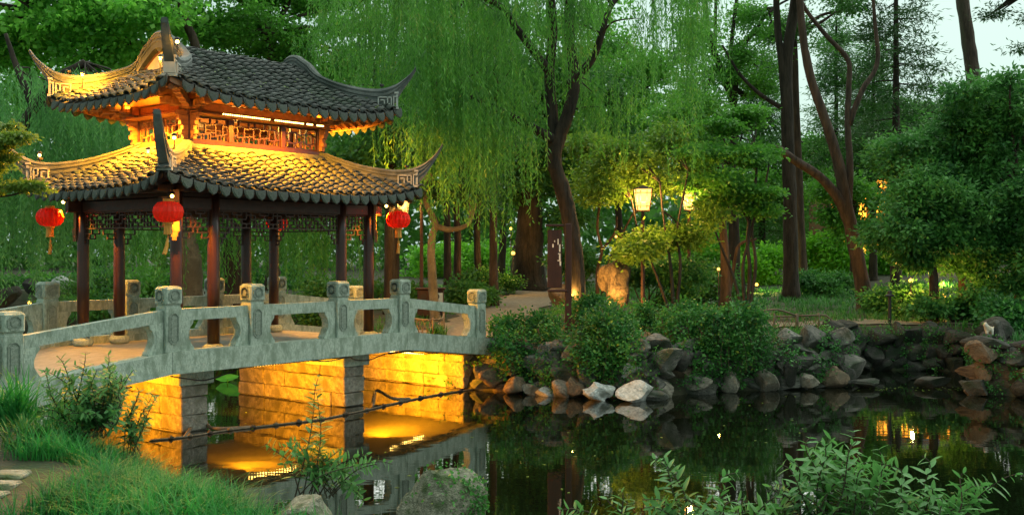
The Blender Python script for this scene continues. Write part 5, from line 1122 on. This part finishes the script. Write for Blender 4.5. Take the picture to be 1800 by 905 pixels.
P = scatter(450, -6.2, -2.95, 10.2, 16.6, rs, -.25, .34, 34, lambda p_: (p_[:, 0] < -4.6 - (13.2 - p_[:, 1]) * .16) & (p_[:, 1] < 13.0))
tag(blades('bank_grass', P, .46, .015, rs, LG, 1.25, 4), 'long bright green grass arching over the near left bank', 'grass', kind='stuff')
P = scatter(30, -2.9, -1.7, 9.9, 10.3, rs, -.3, .2, 14); tag(blades('shore_grass', P, .35, .012, rs, LG, .9, 4), 'tufts of grass behind the foreground boulders', 'grass', kind='stuff')
def strap(label, x, y, n, h, w_, seed, lm=LG, name='strap_leaf_plant', lean=1.0):
    rs_ = np.random.RandomState(seed); P = np.column_stack([x + rs_.normal(size=n) * .12, y + rs_.normal(size=n) * .12]); P = np.column_stack([P, ground(P[:, 0], P[:, 1]) - .02])
    return tag(blades(name, P, h, w_, rs_, lm, lean, 6), label, 'plant')
strap('big strap-leaved clump at the left edge below the end post', -6.9, 14.6, 200, .75, .035, 61); strap('strap-leaved clump between the end post and the bush', -6.3, 14.9, 170, .65, .033, 62)
strap('dark tufted clump low at the left edge above the pavement', -6.3, 13.6, 150, .45, .03, 63, LIV); strap('fine grass clump at the foot of the left bush', -5.2, 13.9, 150, .55, .02, 64)
strap('tufted clump by the bamboo fence beyond the rail', -1.9, 27.1, 120, .4, .03, 65, LIV)

# leafy bushes in front, each leaf its own piece
LEAFV = []
for t_, w_ in ((0, .03), (.22, .115), (.5, .15), (.78, .10), (1, .012)): LEAFV += [(-w_, t_, .035 - .22 * t_ * t_), (0, t_, -.22 * t_ * t_), (w_, t_, .035 - .22 * t_ * t_)]
LEAFF = [(3 * j + k, 3 * j + k + 1, 3 * j + k + 4, 3 * j + k + 3) for j in range(4) for k in range(2)]
def leaf_mesh(lm):
    q = MB(); q.add(LEAFV, LEAFF); return q.mesh('leaf', lm, True, fix=False)
LEAFMS = {}
def bush(name, label, base, stems, seed, lm=LF, ll=.155, nobj=300, sp=.06, wide=1.15, rstem=.006):
    """stems: list of 3D point lists (root to tip); leaves in pairs along the upper part"""
    R = random.Random(seed); t_ = thing(name, label, 'shrub', base); q = MB(); mats = []
    for pts in stems:
        c = polyc([tuple(p_) for p_ in pts], 8); q.tube(c, [rstem * (1.5 - i / len(c)) for i in range(len(c))], 5, False)
        ln = 0; tot = sum((Vector(b_) - Vector(a)).length for a, b_ in zip(c[:-1], c[1:])); nxt = tot * .25; k = 0
        for a, b_ in zip(c[:-1], c[1:]):
            a = Vector(a); b_ = Vector(b_); d = b_ - a; s_ = d.length
            while nxt < ln + s_:
                p_ = a + d * ((nxt - ln) / s_); dn = d.normalized(); az = k * 1.57 + R.uniform(-.4, .4)
                sdv = dn.orthogonal().normalized(); sdv = Matrix.Rotation(az, 3, dn) @ sdv
                for sg in (1, -1):
                    y_ = (sdv * sg * R.uniform(.8, 1.1) + dn * R.uniform(.35, .8) + Vector((0, 0, -.12))).normalized(); zz = (dn + Vector((0, 0, .5)) + Vector((R.uniform(-.3, .3), R.uniform(-.3, .3), 0))); x_ = y_.cross(zz).normalized(); z_ = x_.cross(y_)
                    L_ = ll * R.uniform(.6, 1.2) * (.6 + .4 * min(1, (tot - nxt) / .25)); mats.append(tomat(p_, x_ * L_ * wide, y_ * L_, z_ * L_))
                nxt += sp * R.uniform(.8, 1.25); k += 1
            ln += s_
    q.build('stems', BARK, t_, True, True, fix=False)
    if lm.name not in LEAFMS: LEAFMS[lm.name] = leaf_mesh(lm)
    order = sorted(range(len(mats)), key=lambda i: (mats[i].translation.y - mats[i].translation.z)); V = []; Q_ = []; n = 0; lv = np.array(LEAFV); lf = np.array(LEAFF)
    for j, i in enumerate(order):
        if j < nobj: link('leaf', LEAFMS[lm.name], t_, True, mats[i])
        else: n = put(V, Q_, n, mats[i], lv, lf)
    if V:
        me = np_mesh('foliage', np.concatenate(V), np.concatenate(Q_), lm); me.polygons.foreach_set('use_smooth', [True] * len(me.polygons)); tag(link('foliage', me, t_, True), kind='stuff')
    return t_
def arch_stems(tips, base, R, side=.12):
    o = []
    for tx, ty, tY in tips:
        e = at(tx, ty, tY); b_ = Vector(base) + Vector((R.uniform(-.25, .25), R.uniform(-.15, .15), 0)); m1 = b_.lerp(e, .45) + Vector((R.uniform(-side, side), R.uniform(-side, side), .12)); m2 = b_.lerp(e, .8) + Vector((R.uniform(-side, side) * .6, 0, .10)); o.append([b_, m1, m2, e])
    return o
R = random.Random(91)
def tips(n, x0, x1, fn, Y0, Y1): return [(x, fn(x) + abs(R.gauss(0, 1)) * 38, R.uniform(Y0, Y1)) for x in [R.uniform(x0, x1) for _ in range(n)]]
top1 = lambda x: np.interp(x, [1300, 1380, 1440, 1500, 1540, 1600, 1680, 1780], [850, 800, 760, 760, 790, 830, 830, 840])
bush('leafy_shrub', 'slender-leaved shrub in the foreground, tall middle part in front of the bright reflection', (2.75, 9.3, .5), arch_stems(tips(23, 1330, 1570, top1, 9.0, 9.9) + [(1425, 765, 9.4), (1500, 758, 9.5), (1545, 790, 9.4)], (2.85, 9.3, .5), R), 301)
bush('leafy_shrub', 'foreground shrub sprays arching out to the bottom right corner', (4.0, 9.3, .5), arch_stems(tips(14, 1570, 1760, lambda x: 845, 9.0, 9.8) + [(1700, 828, 9.4), (1790, 832, 9.4), (1620, 800, 9.4), (1555, 815, 9.3)], (3.7, 9.3, .5), R), 302)
bush('leafy_shrub', 'low foreground shrub along the bottom edge with two upright shoots', (1.6, 9.3, .5), arch_stems(tips(17, 1120, 1380, lambda x: 872, 9.0, 9.7) + [(1165, 800, 9.3), (1150, 806, 9.3), (1295, 830, 9.4), (1280, 845, 9.4), (1225, 868, 9.3)], (1.75, 9.3, .5), R), 303)
bush('leafy_shrub', 'small foreground sprig at the bottom edge left of the low shrub', (.85, 9.2, .5), arch_stems([(1090, 862, 9.2), (1075, 875, 9.2), (1100, 880, 9.2), (985, 895, 9.1), (1010, 900, 9.1)], (.95, 9.2, .45), R), 304)
bush('leafy_shrub', 'broad-leaved shrub leaning over the water in front of the second pier', (-2.7, 12.6, .35), arch_stems([(560, 660, 12.6), (556, 690, 12.6), (690, 815, 12.4), (660, 820, 12.5), (640, 880, 12.3), (600, 790, 12.6), (570, 775, 12.7), (520, 770, 12.7), (490, 785, 12.8), (470, 780, 12.8), (540, 790, 12.6), (610, 815, 12.5), (520, 800, 12.6), (580, 810, 12.5), (650, 800, 12.5), (500, 815, 12.6), (560, 825, 12.5), (620, 835, 12.4), (630, 865, 12.3), (530, 835, 12.4)], (-2.35, 12.55, .35), R, .18), 305, LF, .15, 300, .055)
bush('leafy_shrub', 'dense small-leaved bush on the left bank in front of the bridge rail', (-5.6, 14.2, .85), arch_stems([(75, 650, 14), (100, 625, 14), (130, 640, 14.2), (150, 620, 14.2), (190, 620, 14.3), (200, 640, 14.2), (215, 660, 14.2), (235, 650, 14.2), (110, 660, 14), (170, 650, 14), (90, 690, 13.9), (140, 690, 13.9), (180, 690, 13.9), (120, 720, 13.8), (160, 730, 13.8), (200, 720, 13.9), (220, 690, 14)] + [(R.uniform(70, 230), R.uniform(650, 740), R.uniform(13.8, 14.4)) for _ in range(22)], (-5.75, 14.2, .75), R, .2), 306, LF, .135, 300, .042)
bush('leafy_shrub', 'thin upright shrub in front of the lit first pier', (-5.1, 14.5, .5), arch_stems([(240, 680, 14.3), (265, 690, 14.3), (235, 720, 14.2), (255, 740, 14.2), (262, 715, 14.2), (240, 760, 14.1), (275, 698, 14.3), (225, 740, 14.2), (245, 700, 14.3)], (-5.15, 14.4, .45), R, .12), 307, LF, .125, 200, .042)
# ivy on the foreground boulder
rs = np.random.RandomState(17); c = at(815, 875, 11.75); t_ = thing('creeper', 'small creeper climbing the flank of the mossy foreground boulder', 'creeper', (c.x, c.y, .1))
P = np.array(c) + rs.normal(size=(420, 3)) * np.array([.16, .10, .14]); dirv = P - np.array(at(783, 880, 11.9)); P = np.array(at(783, 880, 11.9)) + unit(dirv) * (np.linalg.norm(dirv, axis=1, keepdims=True) * .0 + np.array([[.50, .44, .45]]).mean() * rs.uniform(.92, 1.08, (420, 1)))
V, Q_ = leaves(P, rs.normal(size=P.shape) - np.array([0, .6, 0]), .045, .035, rs); link('foliage', np_mesh('foliage', V, Q_, LIV), t_, True); q = MB(); q.tube([tuple(P[0]), tuple(P[100]), tuple(P[200])], .005, 4, False); q.build('vine_stems', BARK, t_, True, True, fix=False)

# lotus behind the bridge
R = random.Random(55); ln_ = MB(); n = 18; ln_.v.append((0, 0, -.05))
for ri, zz in ((.5, .01), (1.0, .05)):
    for k in range(n): a = 2 * math.pi * k / n; r_ = ri * (1 + .05 * math.sin(5 * a)); ln_.v.append((r_ * math.cos(a), r_ * math.sin(a), zz + (.05 * math.sin(3 * a + 1) if ri == 1 else 0)))
for k in range(n): ln_.f.append((0, 1 + k, 1 + (k + 1) % n)); ln_.f.append((1 + k, 1 + n + k, 1 + n + (k + 1) % n, 1 + (k + 1) % n))
LOTM = ln_.mesh('pad', LOT, True, fix=False); sm_ = MB(); sm_.tube([(0, 0, 0), (0, 0, 1)], .012, 5); STM = sm_.mesh('stalk', LOT, fix=False)
lot = [(-14.5 + R.uniform(-4, 4.6), 26 + R.uniform(-4, 7), R.uniform(.35, 1.15)) for _ in range(46)] + [tuple(at(417, 655, 27)[:2]) + (.35,), tuple(at(400, 668, 26)[:2]) + (.12,)]
for x, y, h in lot:
    if float(sdist(np.array([x]), np.array([y]))[0]) > -.3: continue
    t_ = thing('lotus', 'round green lotus leaf standing in the pond behind the bridge', 'lotus', (x, y, -.3), R.uniform(0, 6), 'lotus leaves behind the bridge'); r_ = R.uniform(.24, .42)
    link('pad', LOTM, t_, mtx=Matrix.Translation((0, 0, h + .3)) @ Matrix.Rotation(R.uniform(-.5, .5), 4, 'X') @ Matrix.Rotation(R.uniform(-.3, .3), 4, 'Y') @ Matrix.Scale(r_, 4)); link('stalk', STM, t_, mtx=Matrix.Diagonal((1, 1, h + .28, 1)))
# stones on the far left shore
for i, (x, y, Y, s_, lab) in enumerate(((60, 505, 42, .5, 'grey rock on the far left shore beyond the lotus'), (12, 520, 40, .6, 'rounded rock at the left edge beyond the lotus'), (110, 500, 44, .55, 'pale standing rock on the far left shore'), (345, 520, 41, .5, 'pale rock behind the near corner column'))):
    p_ = at(x, y, Y); boulder(lab, x, y, Y, (s_, s_ * .8, s_ * .8), ROCKG if i < 2 else ROCKW, 400 + i, max(p_.z, .3))

# ------------------------------------------------------------------ garden furniture
def glow_lantern(label, x, y, Y, wpx, pole_dx=0.0, energy=60):
    c = at(x, y, Y); s_ = wpx * Y / F; pb = base_at(x + pole_dx, Y); pb.z += .1; t_ = thing('lamp_post', label, 'lamp post', pb)
    h = s_ * 1.25; q = MB(); q.add([c + Vector((a * s_ * k, b_ * s_ * k, z)) for z, k in ((-h / 2, .36), (h / 2, .5)) for a, b_ in ((-1, -1), (1, -1), (1, 1), (-1, 1))], [(0, 1, 2, 3), (4, 5, 6, 7), (0, 1, 5, 4), (1, 2, 6, 5), (2, 3, 7, 6), (3, 0, 4, 7)]); q.build('lamp_shade', GLOW, t_, world=True)
    q = MB()
    for a, b_ in ((-1, -1), (1, -1), (1, 1), (-1, 1)): q.tube([c + Vector((a * s_ * .365, b_ * s_ * .365, -h / 2)), c + Vector((a * s_ * .505, b_ * s_ * .505, h / 2))], .018 * s_ / .4, 4)
    for f in (.33, -.15, -.33):
        k = (.36 + .14 * (f + .5)) * s_ + .004
        for a in (-1, 1): q.box(c + Vector((0, a * k, f * h)), (2 * k, .016, .03)); q.box(c + Vector((a * k, 0, f * h)), (.012, 2 * k, .018))
    for f in (-.2, .2):
        for a in (-1, 1): q.box(c + Vector((f * s_, a * s_ * .44, 0)), (.03, .02, h * .9), Matrix.Rotation(a * -.11, 3, 'X'))
    q.bev(c + Vector((0, 0, -h / 2 - .03)), (s_ * .8, s_ * .8, .05), .01); q.build('lamp_frame', DKWOOD, t_, world=True, fix=False)
    q = MB(); q.add([c + Vector((a * s_ * .62, b_ * s_ * .62, h / 2 + .01)) for a, b_ in ((-1, -1), (1, -1), (1, 1), (-1, 1))] + [c + Vector((0, 0, h / 2 + s_ * .3))], [(0, 1, 4), (1, 2, 4), (2, 3, 4), (3, 0, 4), (0, 3, 2, 1)]); q.build('lamp_roof', DKWOOD, t_, world=True)
    q = MB(); tp = Vector((pb.x, pb.y, c.z + h * .6 if pole_dx else c.z - h / 2 - .06)); q.tube([pb, tp], [.065, .05], 10); q.lathe([(.12, 0), (.12, .25), (.08, .3), (.07, .5)], pb, 10)
    if pole_dx: q.tube([tp - Vector((0, 0, .1)), c + Vector((0, 0, h / 2 + s_ * .3))], .02, 6)
    q.build('pole', DKWOOD, t_, world=True)
    lamp('lamp_post_light', 'POINT', c + Vector((0, -s_ * .62, 0)), energy, (1, .52, .12), size=s_ * .3)
    lamp('lamp_post_light', 'POINT', c + Vector((0, s_ * .62, .1)), energy, (1, .52, .12), size=s_ * .3)
glow_lantern('lit lamp on a dark pole beside the right red lantern', 709, 362, 33, 20, 32, 60)
glow_lantern('large lit lamp post glowing through leaves right of the willow', 1130, 351, 30.0, 28, 0, 110)
glow_lantern('smaller lit lamp post to the right of the large glowing one', 1211, 355, 32.6, 20, 0, 110)
def garden_light(label, x, y, Y, r=.05, energy=20, color=(1, .5, .1)):
    c = at(x, y, Y); g = gz(c.x, c.y); b_ = Vector((c.x, c.y, min(g, c.z - .1))); t_ = thing('garden_light', label, 'light', b_, 0, 'small garden lights')
    q = MB(); q.tube([b_, c - Vector((0, 0, r))], .018, 6); q.lathe([(.03, -r * 1.6), (r * 1.1, -r * .9), (r * 1.1, -r * .7)], c, 8); q.build('stake', BLACK, t_, world=True)
    q = MB(); q.lathe([(.01, -r), (r * .8, -r * .6), (r, 0), (r * .8, r * .6), (.01, r)], c, 10); q.build('bulb', SMALLG, t_, True, True)
    if energy: lamp('garden_light_glow', 'POINT', c + Vector((0, -r * 2.2, r)), energy, color, size=.05)
garden_light('bright starry light on a post beside the path bend', 902, 445, 43, .08, 60); garden_light('small light above the starry one by the path', 898, 402, 44, .06, 10)
garden_light('small light at the foot of the reddish trunk behind the maple', 1263, 473, 34.5, .05, 30); garden_light('bright light among the evergreens on the right bank', 1601, 493, 32.5, .065, 45); garden_light('lower light in the shrubs right of the bright bank light', 1659, 520, 31.5, .06, 30)
garden_light('tiny light low beside the sign post', 1007, 518, 28.2, .035, 25); garden_light('light at the foot of the lit rock behind the willow', 1072, 532, 29.6, .03, 90); garden_light('small light left of the hedge block high among leaves', 1083, 416, 35, .04, 12)
garden_light('added yellow light brightening the clearing behind the maple', 1330, 500, 44, .07, 60, (.9, .8, .15)); garden_light('low light hidden in the clearing right of the bank light', 1655, 500, 44, .07, 70, (.8, .85, .15)); garden_light('low light in the far lawn right of the litter bin', 810, 490, 48, .06, 40, (.8, .8, .2)); garden_light('low light on the far left shore beyond the lotus', 52, 532, 38, .06, 15)  # the clearing light behind the maple is an added helper lamp
boulder('tall ochre rock lit from below behind the willow trunk', 1078, 502, 30.6, (.50, .4, .66), ROCKO, 159, None, .3, sub=4, cuts=9, rough=.16)
boulder('tree-stump-like brown rock beside the path', 985, 520, 36, (.42, .4, .45), ROCKO, 60, None, .9, sub=3, rough=.08)
# sign board
b_ = base_at(997, 26.3); b_.z += .1; t_ = thing('sign_board', 'tall dark brown wooden sign board with white vertical writing', 'sign', b_)
c = at(975, 455, 26.3); q = MB(); q.bev(c, (.36, .05, 1.45), .012); q.build('board', SIGNB, t_, world=True)
q = MB(); q.bev(at(975, 399, 26.3) + Vector((0, 0, .04)), (.46, .12, .06), .015); q.build('crossbar', SIGNB, t_, world=True); q = MB(); q.bev(at(980, 511, 26.3), (.50, .09, .06), .015); q.build('crossbar', SIGNB, t_, world=True)
p0 = at(999, 400, 26.3); q = MB(); q.bev((p0.x, 26.35, (p0.z + .1 + b_.z) / 2), (.16, .14, p0.z + .1 - b_.z), .015); q.build('sign_post', SIGNB, t_, world=True)
q = MB(); R = random.Random(4)
for x, y, w_, h in ((981, 425, 2.2, 10), (984, 436, 2.6, 13), (984, 452, 2.6, 12), (972, 432, 2.4, 6), (985, 463, 2.6, 8), (975, 424, 1.6, 3), (989, 431, 1.5, 3), (983, 446, 4, 2), (982, 458, 4, 2)): q.box(at(x, y, 26.27), (w_ / F * 26.3, .004, h / F * 26.3))
tag(q.build('lettering', WHITEP, t_, world=True, fix=False), kind='stuff')
# litter bin
b_ = base_at(757, 32.5); b_.z += .1; t_ = thing('litter_bin', 'brown twin litter bin with a white notice behind the bridge rail', 'bin', b_)
q = MB(); q.bev(b_ + Vector((0, 0, .45)), (.80, .42, .82), .02); q.build('body', SIGNB, t_, world=True); q = MB(); q.bev(b_ + Vector((0, 0, .895)), (.92, .5, .06), .02); q.build('lid', SIGNB, t_, world=True)
for dx in (-.2, .2): q = MB(); q.lathe([(.09, -.008), (.09, .008)], (0, 0, 0), 14); o = q.build('opening', BLACK, t_, world=True); o.matrix_basis = Matrix.Translation(b_ + Vector((dx, -.213, .66))) @ Matrix.Rotation(math.pi / 2, 4, 'X')
q = MB(); q.box(b_ + Vector((.31, -.216, .62)), (.16, .008, .30)); q.build('notice', WHITEP, t_, world=True); q = MB(); q.box(b_ + Vector((-.2, -.216, .47)), (.12, .008, .05)); q.build('small_label', WHITEP, t_, world=True)
# bamboo fences
def fence(label, pts, h=.42, arch=.0, step=.16):
    g0 = Vector((pts[0][0], pts[0][1], gz(*pts[0]))); t_ = thing('bamboo_fence', label, 'fence', g0); c = polyc(pts, 8); P3 = [Vector((p_[0], p_[1], gz(p_[0], p_[1]))) for p_ in c]
    L_ = [0.]
    for a, b1 in zip(P3[:-1], P3[1:]): L_.append(L_[-1] + (b1 - a).length)
    def pos(s_, z):
        s_ = min(max(s_, 0), L_[-1]); i = max(0, min(len(L_) - 2, int(np.searchsorted(L_, s_)) - 1)); f = (s_ - L_[i]) / max(L_[i + 1] - L_[i], 1e-6); p_ = P3[i].lerp(P3[i + 1], f); return p_ + Vector((0, 0, z))
    top = lambda s_: h + arch * math.sin(math.pi * s_ / L_[-1])
    k = max(6, int(L_[-1] / .2)); q = MB(); q.tube([pos(L_[-1] * i / k, top(L_[-1] * i / k)) for i in range(k + 1)], .026, 6); q.build('top_rail', BAMBOO, t_, True, True)
    if arch: q = MB(); q.tube([pos(L_[-1] * i / k, h - .02) for i in range(k + 1)], .02, 6); q.build('lower_rail', BAMBOO, t_, True, True)
    n = int(L_[-1] / step)
    for i in range(n + 1):
        s_ = i * step
        for dr in (-1, 1):
            e = s_ + dr * .22
            if 0 <= e <= L_[-1]: q = MB(); q.tube([pos(s_, -.02) + Vector((0, dr * .012, 0)), pos(e, top(e) if not arch else h) + Vector((0, dr * .012, 0))], .009, 5); q.build('cane', BAMBOO, t_, True, True)
    for s_ in (0, L_[-1] / 2, L_[-1]): q = MB(); q.tube([pos(s_, -.1), pos(s_, h + .06)], .03, 7); q.build('stake', BAMBOO, t_, True, True)
def fp(x, Y): return ((x - CX) / F * Y, Y)
fence('arched bamboo lattice fence right of the ivy mound', [fp(1322, 28.4), fp(1400, 28.4)], .42, .16)
fence('straight bamboo lattice fence ending at the bank path', [fp(1402, 28.4), fp(1465, 28.4)], .42)
fence('curved low bamboo fence round the pine behind the bridge end', [fp(718, 28.2), fp(730, 27.2), fp(755, 26.9), fp(776, 27.5), fp(780, 28.6)], .42)
fence('low bamboo fence between the path and the sign', [fp(925, 27.8), fp(950, 27.2), fp(992, 27.0)], .34)
fence('low bamboo fence in front of the lamp-lit rock', [fp(1035, 28.6), fp(1080, 28.3), fp(1135, 28.5)], .42, .06)
# black post on the bank, cat
b_ = base_at(1564, 29.5); b_.z += .1; t_ = thing('black_post', 'short black post with a small lamp head on the bank', 'post', b_); q = MB(); q.tube([b_, b_ + Vector((0, 0, .85))], .045, 8); q.build('shaft', BLACK, t_, world=True); q = MB(); q.lathe([(.12, .85), (.13, .88), (.07, .92), (.06, 1.0), (.03, 1.02)], b_, 10); q.build('head', BLACK, t_, world=True)
cb = at(1738, 592, 25.35); cb.z = 1.21
t_ = thing('cat', 'pale cream and white cat standing on the rock bank', 'cat', cb)
def skinned(name, pts, edges, radii, m, parent):
    me = bpy.data.meshes.new(name); me.from_pydata([tuple(p_) for p_ in pts], edges, []); o = link(name, me, parent, True); me.materials.append(m)
    md = o.modifiers.new('skin', 'SKIN'); md.use_smooth_shade = True
    for i, r_ in enumerate(radii): me.skin_vertices[0].data[i].radius = r_ if hasattr(r_, '__len__') else (r_, r_)
    me.skin_vertices[0].data[0].use_root = True; s2 = o.modifiers.new('sub', 'SUBSURF'); s2.levels = 2; s2.render_levels = 2; return o
def cp(x, y, z): return cb + Vector((x, y, z))
bpy_me = None
cpts = [cp(.08, .06, .17), cp(0, 0, .19), cp(-.07, -.05, .20), cp(-.11, -.08, .26), cp(-.13, -.10, .30), cp(-.17, -.13, .285), cp(-.09, -.09, .10), cp(-.095, -.10, .01), cp(-.04, -.03, .10), cp(-.045, -.05, .01), cp(.10, .03, .09), cp(.095, .02, .01), cp(.06, .10, .09), cp(.065, .09, .01), cp(.16, .12, .20), cp(.22, .16, .27), cp(-.125, -.065, .345), cp(-.105, -.115, .345)]
ced = [(0, 1), (1, 2), (2, 3), (3, 4), (4, 5), (2, 6), (6, 7), (2, 8), (8, 9), (0, 10), (10, 11), (0, 12), (12, 13), (0, 14), (14, 15), (4, 16), (4, 17)]
crd = [.075, .07, .068, .045, .055, .026, .028, .02, .028, .02, .032, .02, .032, .02, .018, .012, .008, .008]
me = bpy.data.meshes.new('body'); me.from_pydata([tuple(p_) for p_ in cpts], ced, []); me.materials.append(CATM); bo = link('body', me, t_, True)
bm = bmesh.new(); bm.from_mesh(me); lay = bm.verts.layers.skin.verify()
for v_, r_ in zip(bm.verts, crd): v_[lay].radius = (r_, r_)
bm.verts.ensure_lookup_table(); bm.verts[0][lay].use_root = True; bm.to_mesh(me); bm.free()
md = bo.modifiers.new('skin', 'SKIN'); md.use_smooth_shade = True; s2 = bo.modifiers.new('sub', 'SUBSURF'); s2.levels = 2; s2.render_levels = 2
# floating boom on the water, with two bent branches caught on it
t_ = thing('floating_boom', 'floating rope boom with dark wooden floats and driftwood across the bridge openings', 'boom', at(500, 740, 18.5) * Vector((1, 1, 0)) if False else (-4.0, 19.0, 0)); 
def wp(x, y): Y = F * EYE / (y - HY); return Vector(((x - CX) / F * Y, Y, .015))
bl = [wp(262, 775), wp(330, 768), wp(400, 757), wp(480, 748), wp(560, 738), wp(640, 722), wp(700, 708), wp(770, 694), wp(838, 684)]
q = MB(); q.tube([tuple(p_) for p_ in polyc([tuple(b1) for b1 in bl], 6)], .018, 6); q.build('rope', BAMBOO, t_, True, True)
c = polyc([tuple(b1) for b1 in bl], 6); R = random.Random(9)
for i in range(3, len(c) - 3, 3):
    a = Vector(c[i]); b1 = a.lerp(Vector(c[i + 1]), .75); m1 = a.lerp(b1, .5); q = MB(); q.tube([a, m1 + Vector((0, 0, .015)), b1], [.02, R.uniform(.035, .055), .022], 7, True, .15, R); q.build('float', BARK if i % 2 else BAMBOO, t_, True, True)
for pts, lab in (([wp(325, 768), wp(355, 744) + Vector((0, 0, .12)), wp(372, 756) + Vector((0, 0, .03)), wp(440, 752)], 'a'), ([wp(655, 715), wp(662, 700) + Vector((0, 0, .16)), wp(690, 705) + Vector((0, 0, .05)), wp(720, 702)], 'b')):
    q = MB(); q.tube([tuple(p_) for p_ in polyc([tuple(b1) for b1 in pts], 5)], .035, 7, True, .12, R); q.build('driftwood', BAMBOO, t_, True, True)

# lit hall far behind the right trees
hx0, hx1, hy = 18.6, 27.2, 62.0; hg = 1.9
t_ = thing('lit_hall', 'orange-lit hall glimpsed through the evergreens on the right', 'building', ((hx0 + hx1) / 2, hy, hg))
q = MB(); q.box(((hx0 + hx1) / 2, hy + 2, hg + 3), (hx1 - hx0, 3.6, 6.0)); q.build('wall', WOOD, t_, world=True)
n = 7
for fl in (0, 1):
    for i in range(n):
        w_ = (hx1 - hx0) / n; q = MB(); q.box((hx0 + w_ * (i + .5), hy + .15, hg + 1.5 + fl * 2.9), (w_ * .8, .08, 2.3)); pn = q.build('window_panel', HALLG, t_, world=True)
        q = MB(); [q.box((hx0 + w_ * (i + .5) + f * w_ * .8, hy + .08, hg + 1.5 + fl * 2.9), (.05, .05, 2.3)) for f in (-.25, 0, .25)]; q.build('mullion', DKWOOD, pn, fix=False)
for i in range(n + 1): q = MB(); q.tube([(hx0 + (hx1 - hx0) / n * i, hy - .4, hg - .2), (hx0 + (hx1 - hx0) / n * i, hy - .4, hg + 5.9)], .14, 8); q.build('pillar', REDWOOD, t_, world=True)
q = MB(); q.prism([(hy - 1.4, hg + 5.8), (hy + 2, hg + 8.2), (hy + 5.4, hg + 5.8)], lambda a, z, d: (d, a, z), hx0 - 1, hx1 + 1); q.build('roof', PAN, t_, world=True)

# floating leaves, leaf litter
rs = np.random.RandomState(71); P = np.concatenate([np.column_stack([rs.uniform(8.0, 11, 60), rs.uniform(24.6, 25.3, 60)]), np.column_stack([rs.uniform(-5.5, 8, 90), rs.uniform(13, 24, 90)])])
P = P[sdist(P[:, 0], P[:, 1]) < -.1]; P = np.column_stack([P, np.full(len(P), .006)]); a_ = rs.uniform(0, 6.28, len(P)); D = np.stack([np.cos(a_), np.sin(a_), np.zeros(len(P))], 1); sd_ = np.stack([-np.sin(a_), np.cos(a_), np.zeros(len(P))], 1)
V = np.stack([P, P + D * .04 + sd_ * .02, P + D * .08, P + D * .04 - sd_ * .02], 1).reshape(-1, 3)
tag(link('floating_leaves', np_mesh('floating_leaves', V, np.arange(len(V)).reshape(-1, 4), LMB)), 'small fallen leaves scattered on the pond surface', 'leaves', kind='stuff')
V = []
for i in range(110):
    roof = 'low' if i % 2 else 'up'; face = 'f' if i % 3 else 'l'; A = (2.4 if face == 'f' else 1.5); s0 = rs.uniform(-A, A); d = rs.uniform(.05, .9) * min(1.3, dmax(roof, face, s0)); Mf = np.array(frame_at(roof, face, s0, d)); a = rs.uniform(0, 6.28); c_, n_ = math.cos(a), math.sin(a); L_ = rs.uniform(.04, .08)
    for x, y in ((0, 0), (.5, .3), (1, 0), (.5, -.3)):
        lx, ly = (x * c_ - y * n_) * L_, (x * n_ + y * c_) * L_; q4 = Mf @ np.array([lx, ly, .125, 1]); V.append(tuple(W(q4[0], -q4[1], q4[2] + DECK)))
tag(link('roof_leaf_litter', np_mesh('roof_leaf_litter', np.array(V), np.arange(len(V)).reshape(-1, 4), LMB)), 'dry fallen leaves lying on the pavilion roof tiles', 'leaves', kind='stuff')
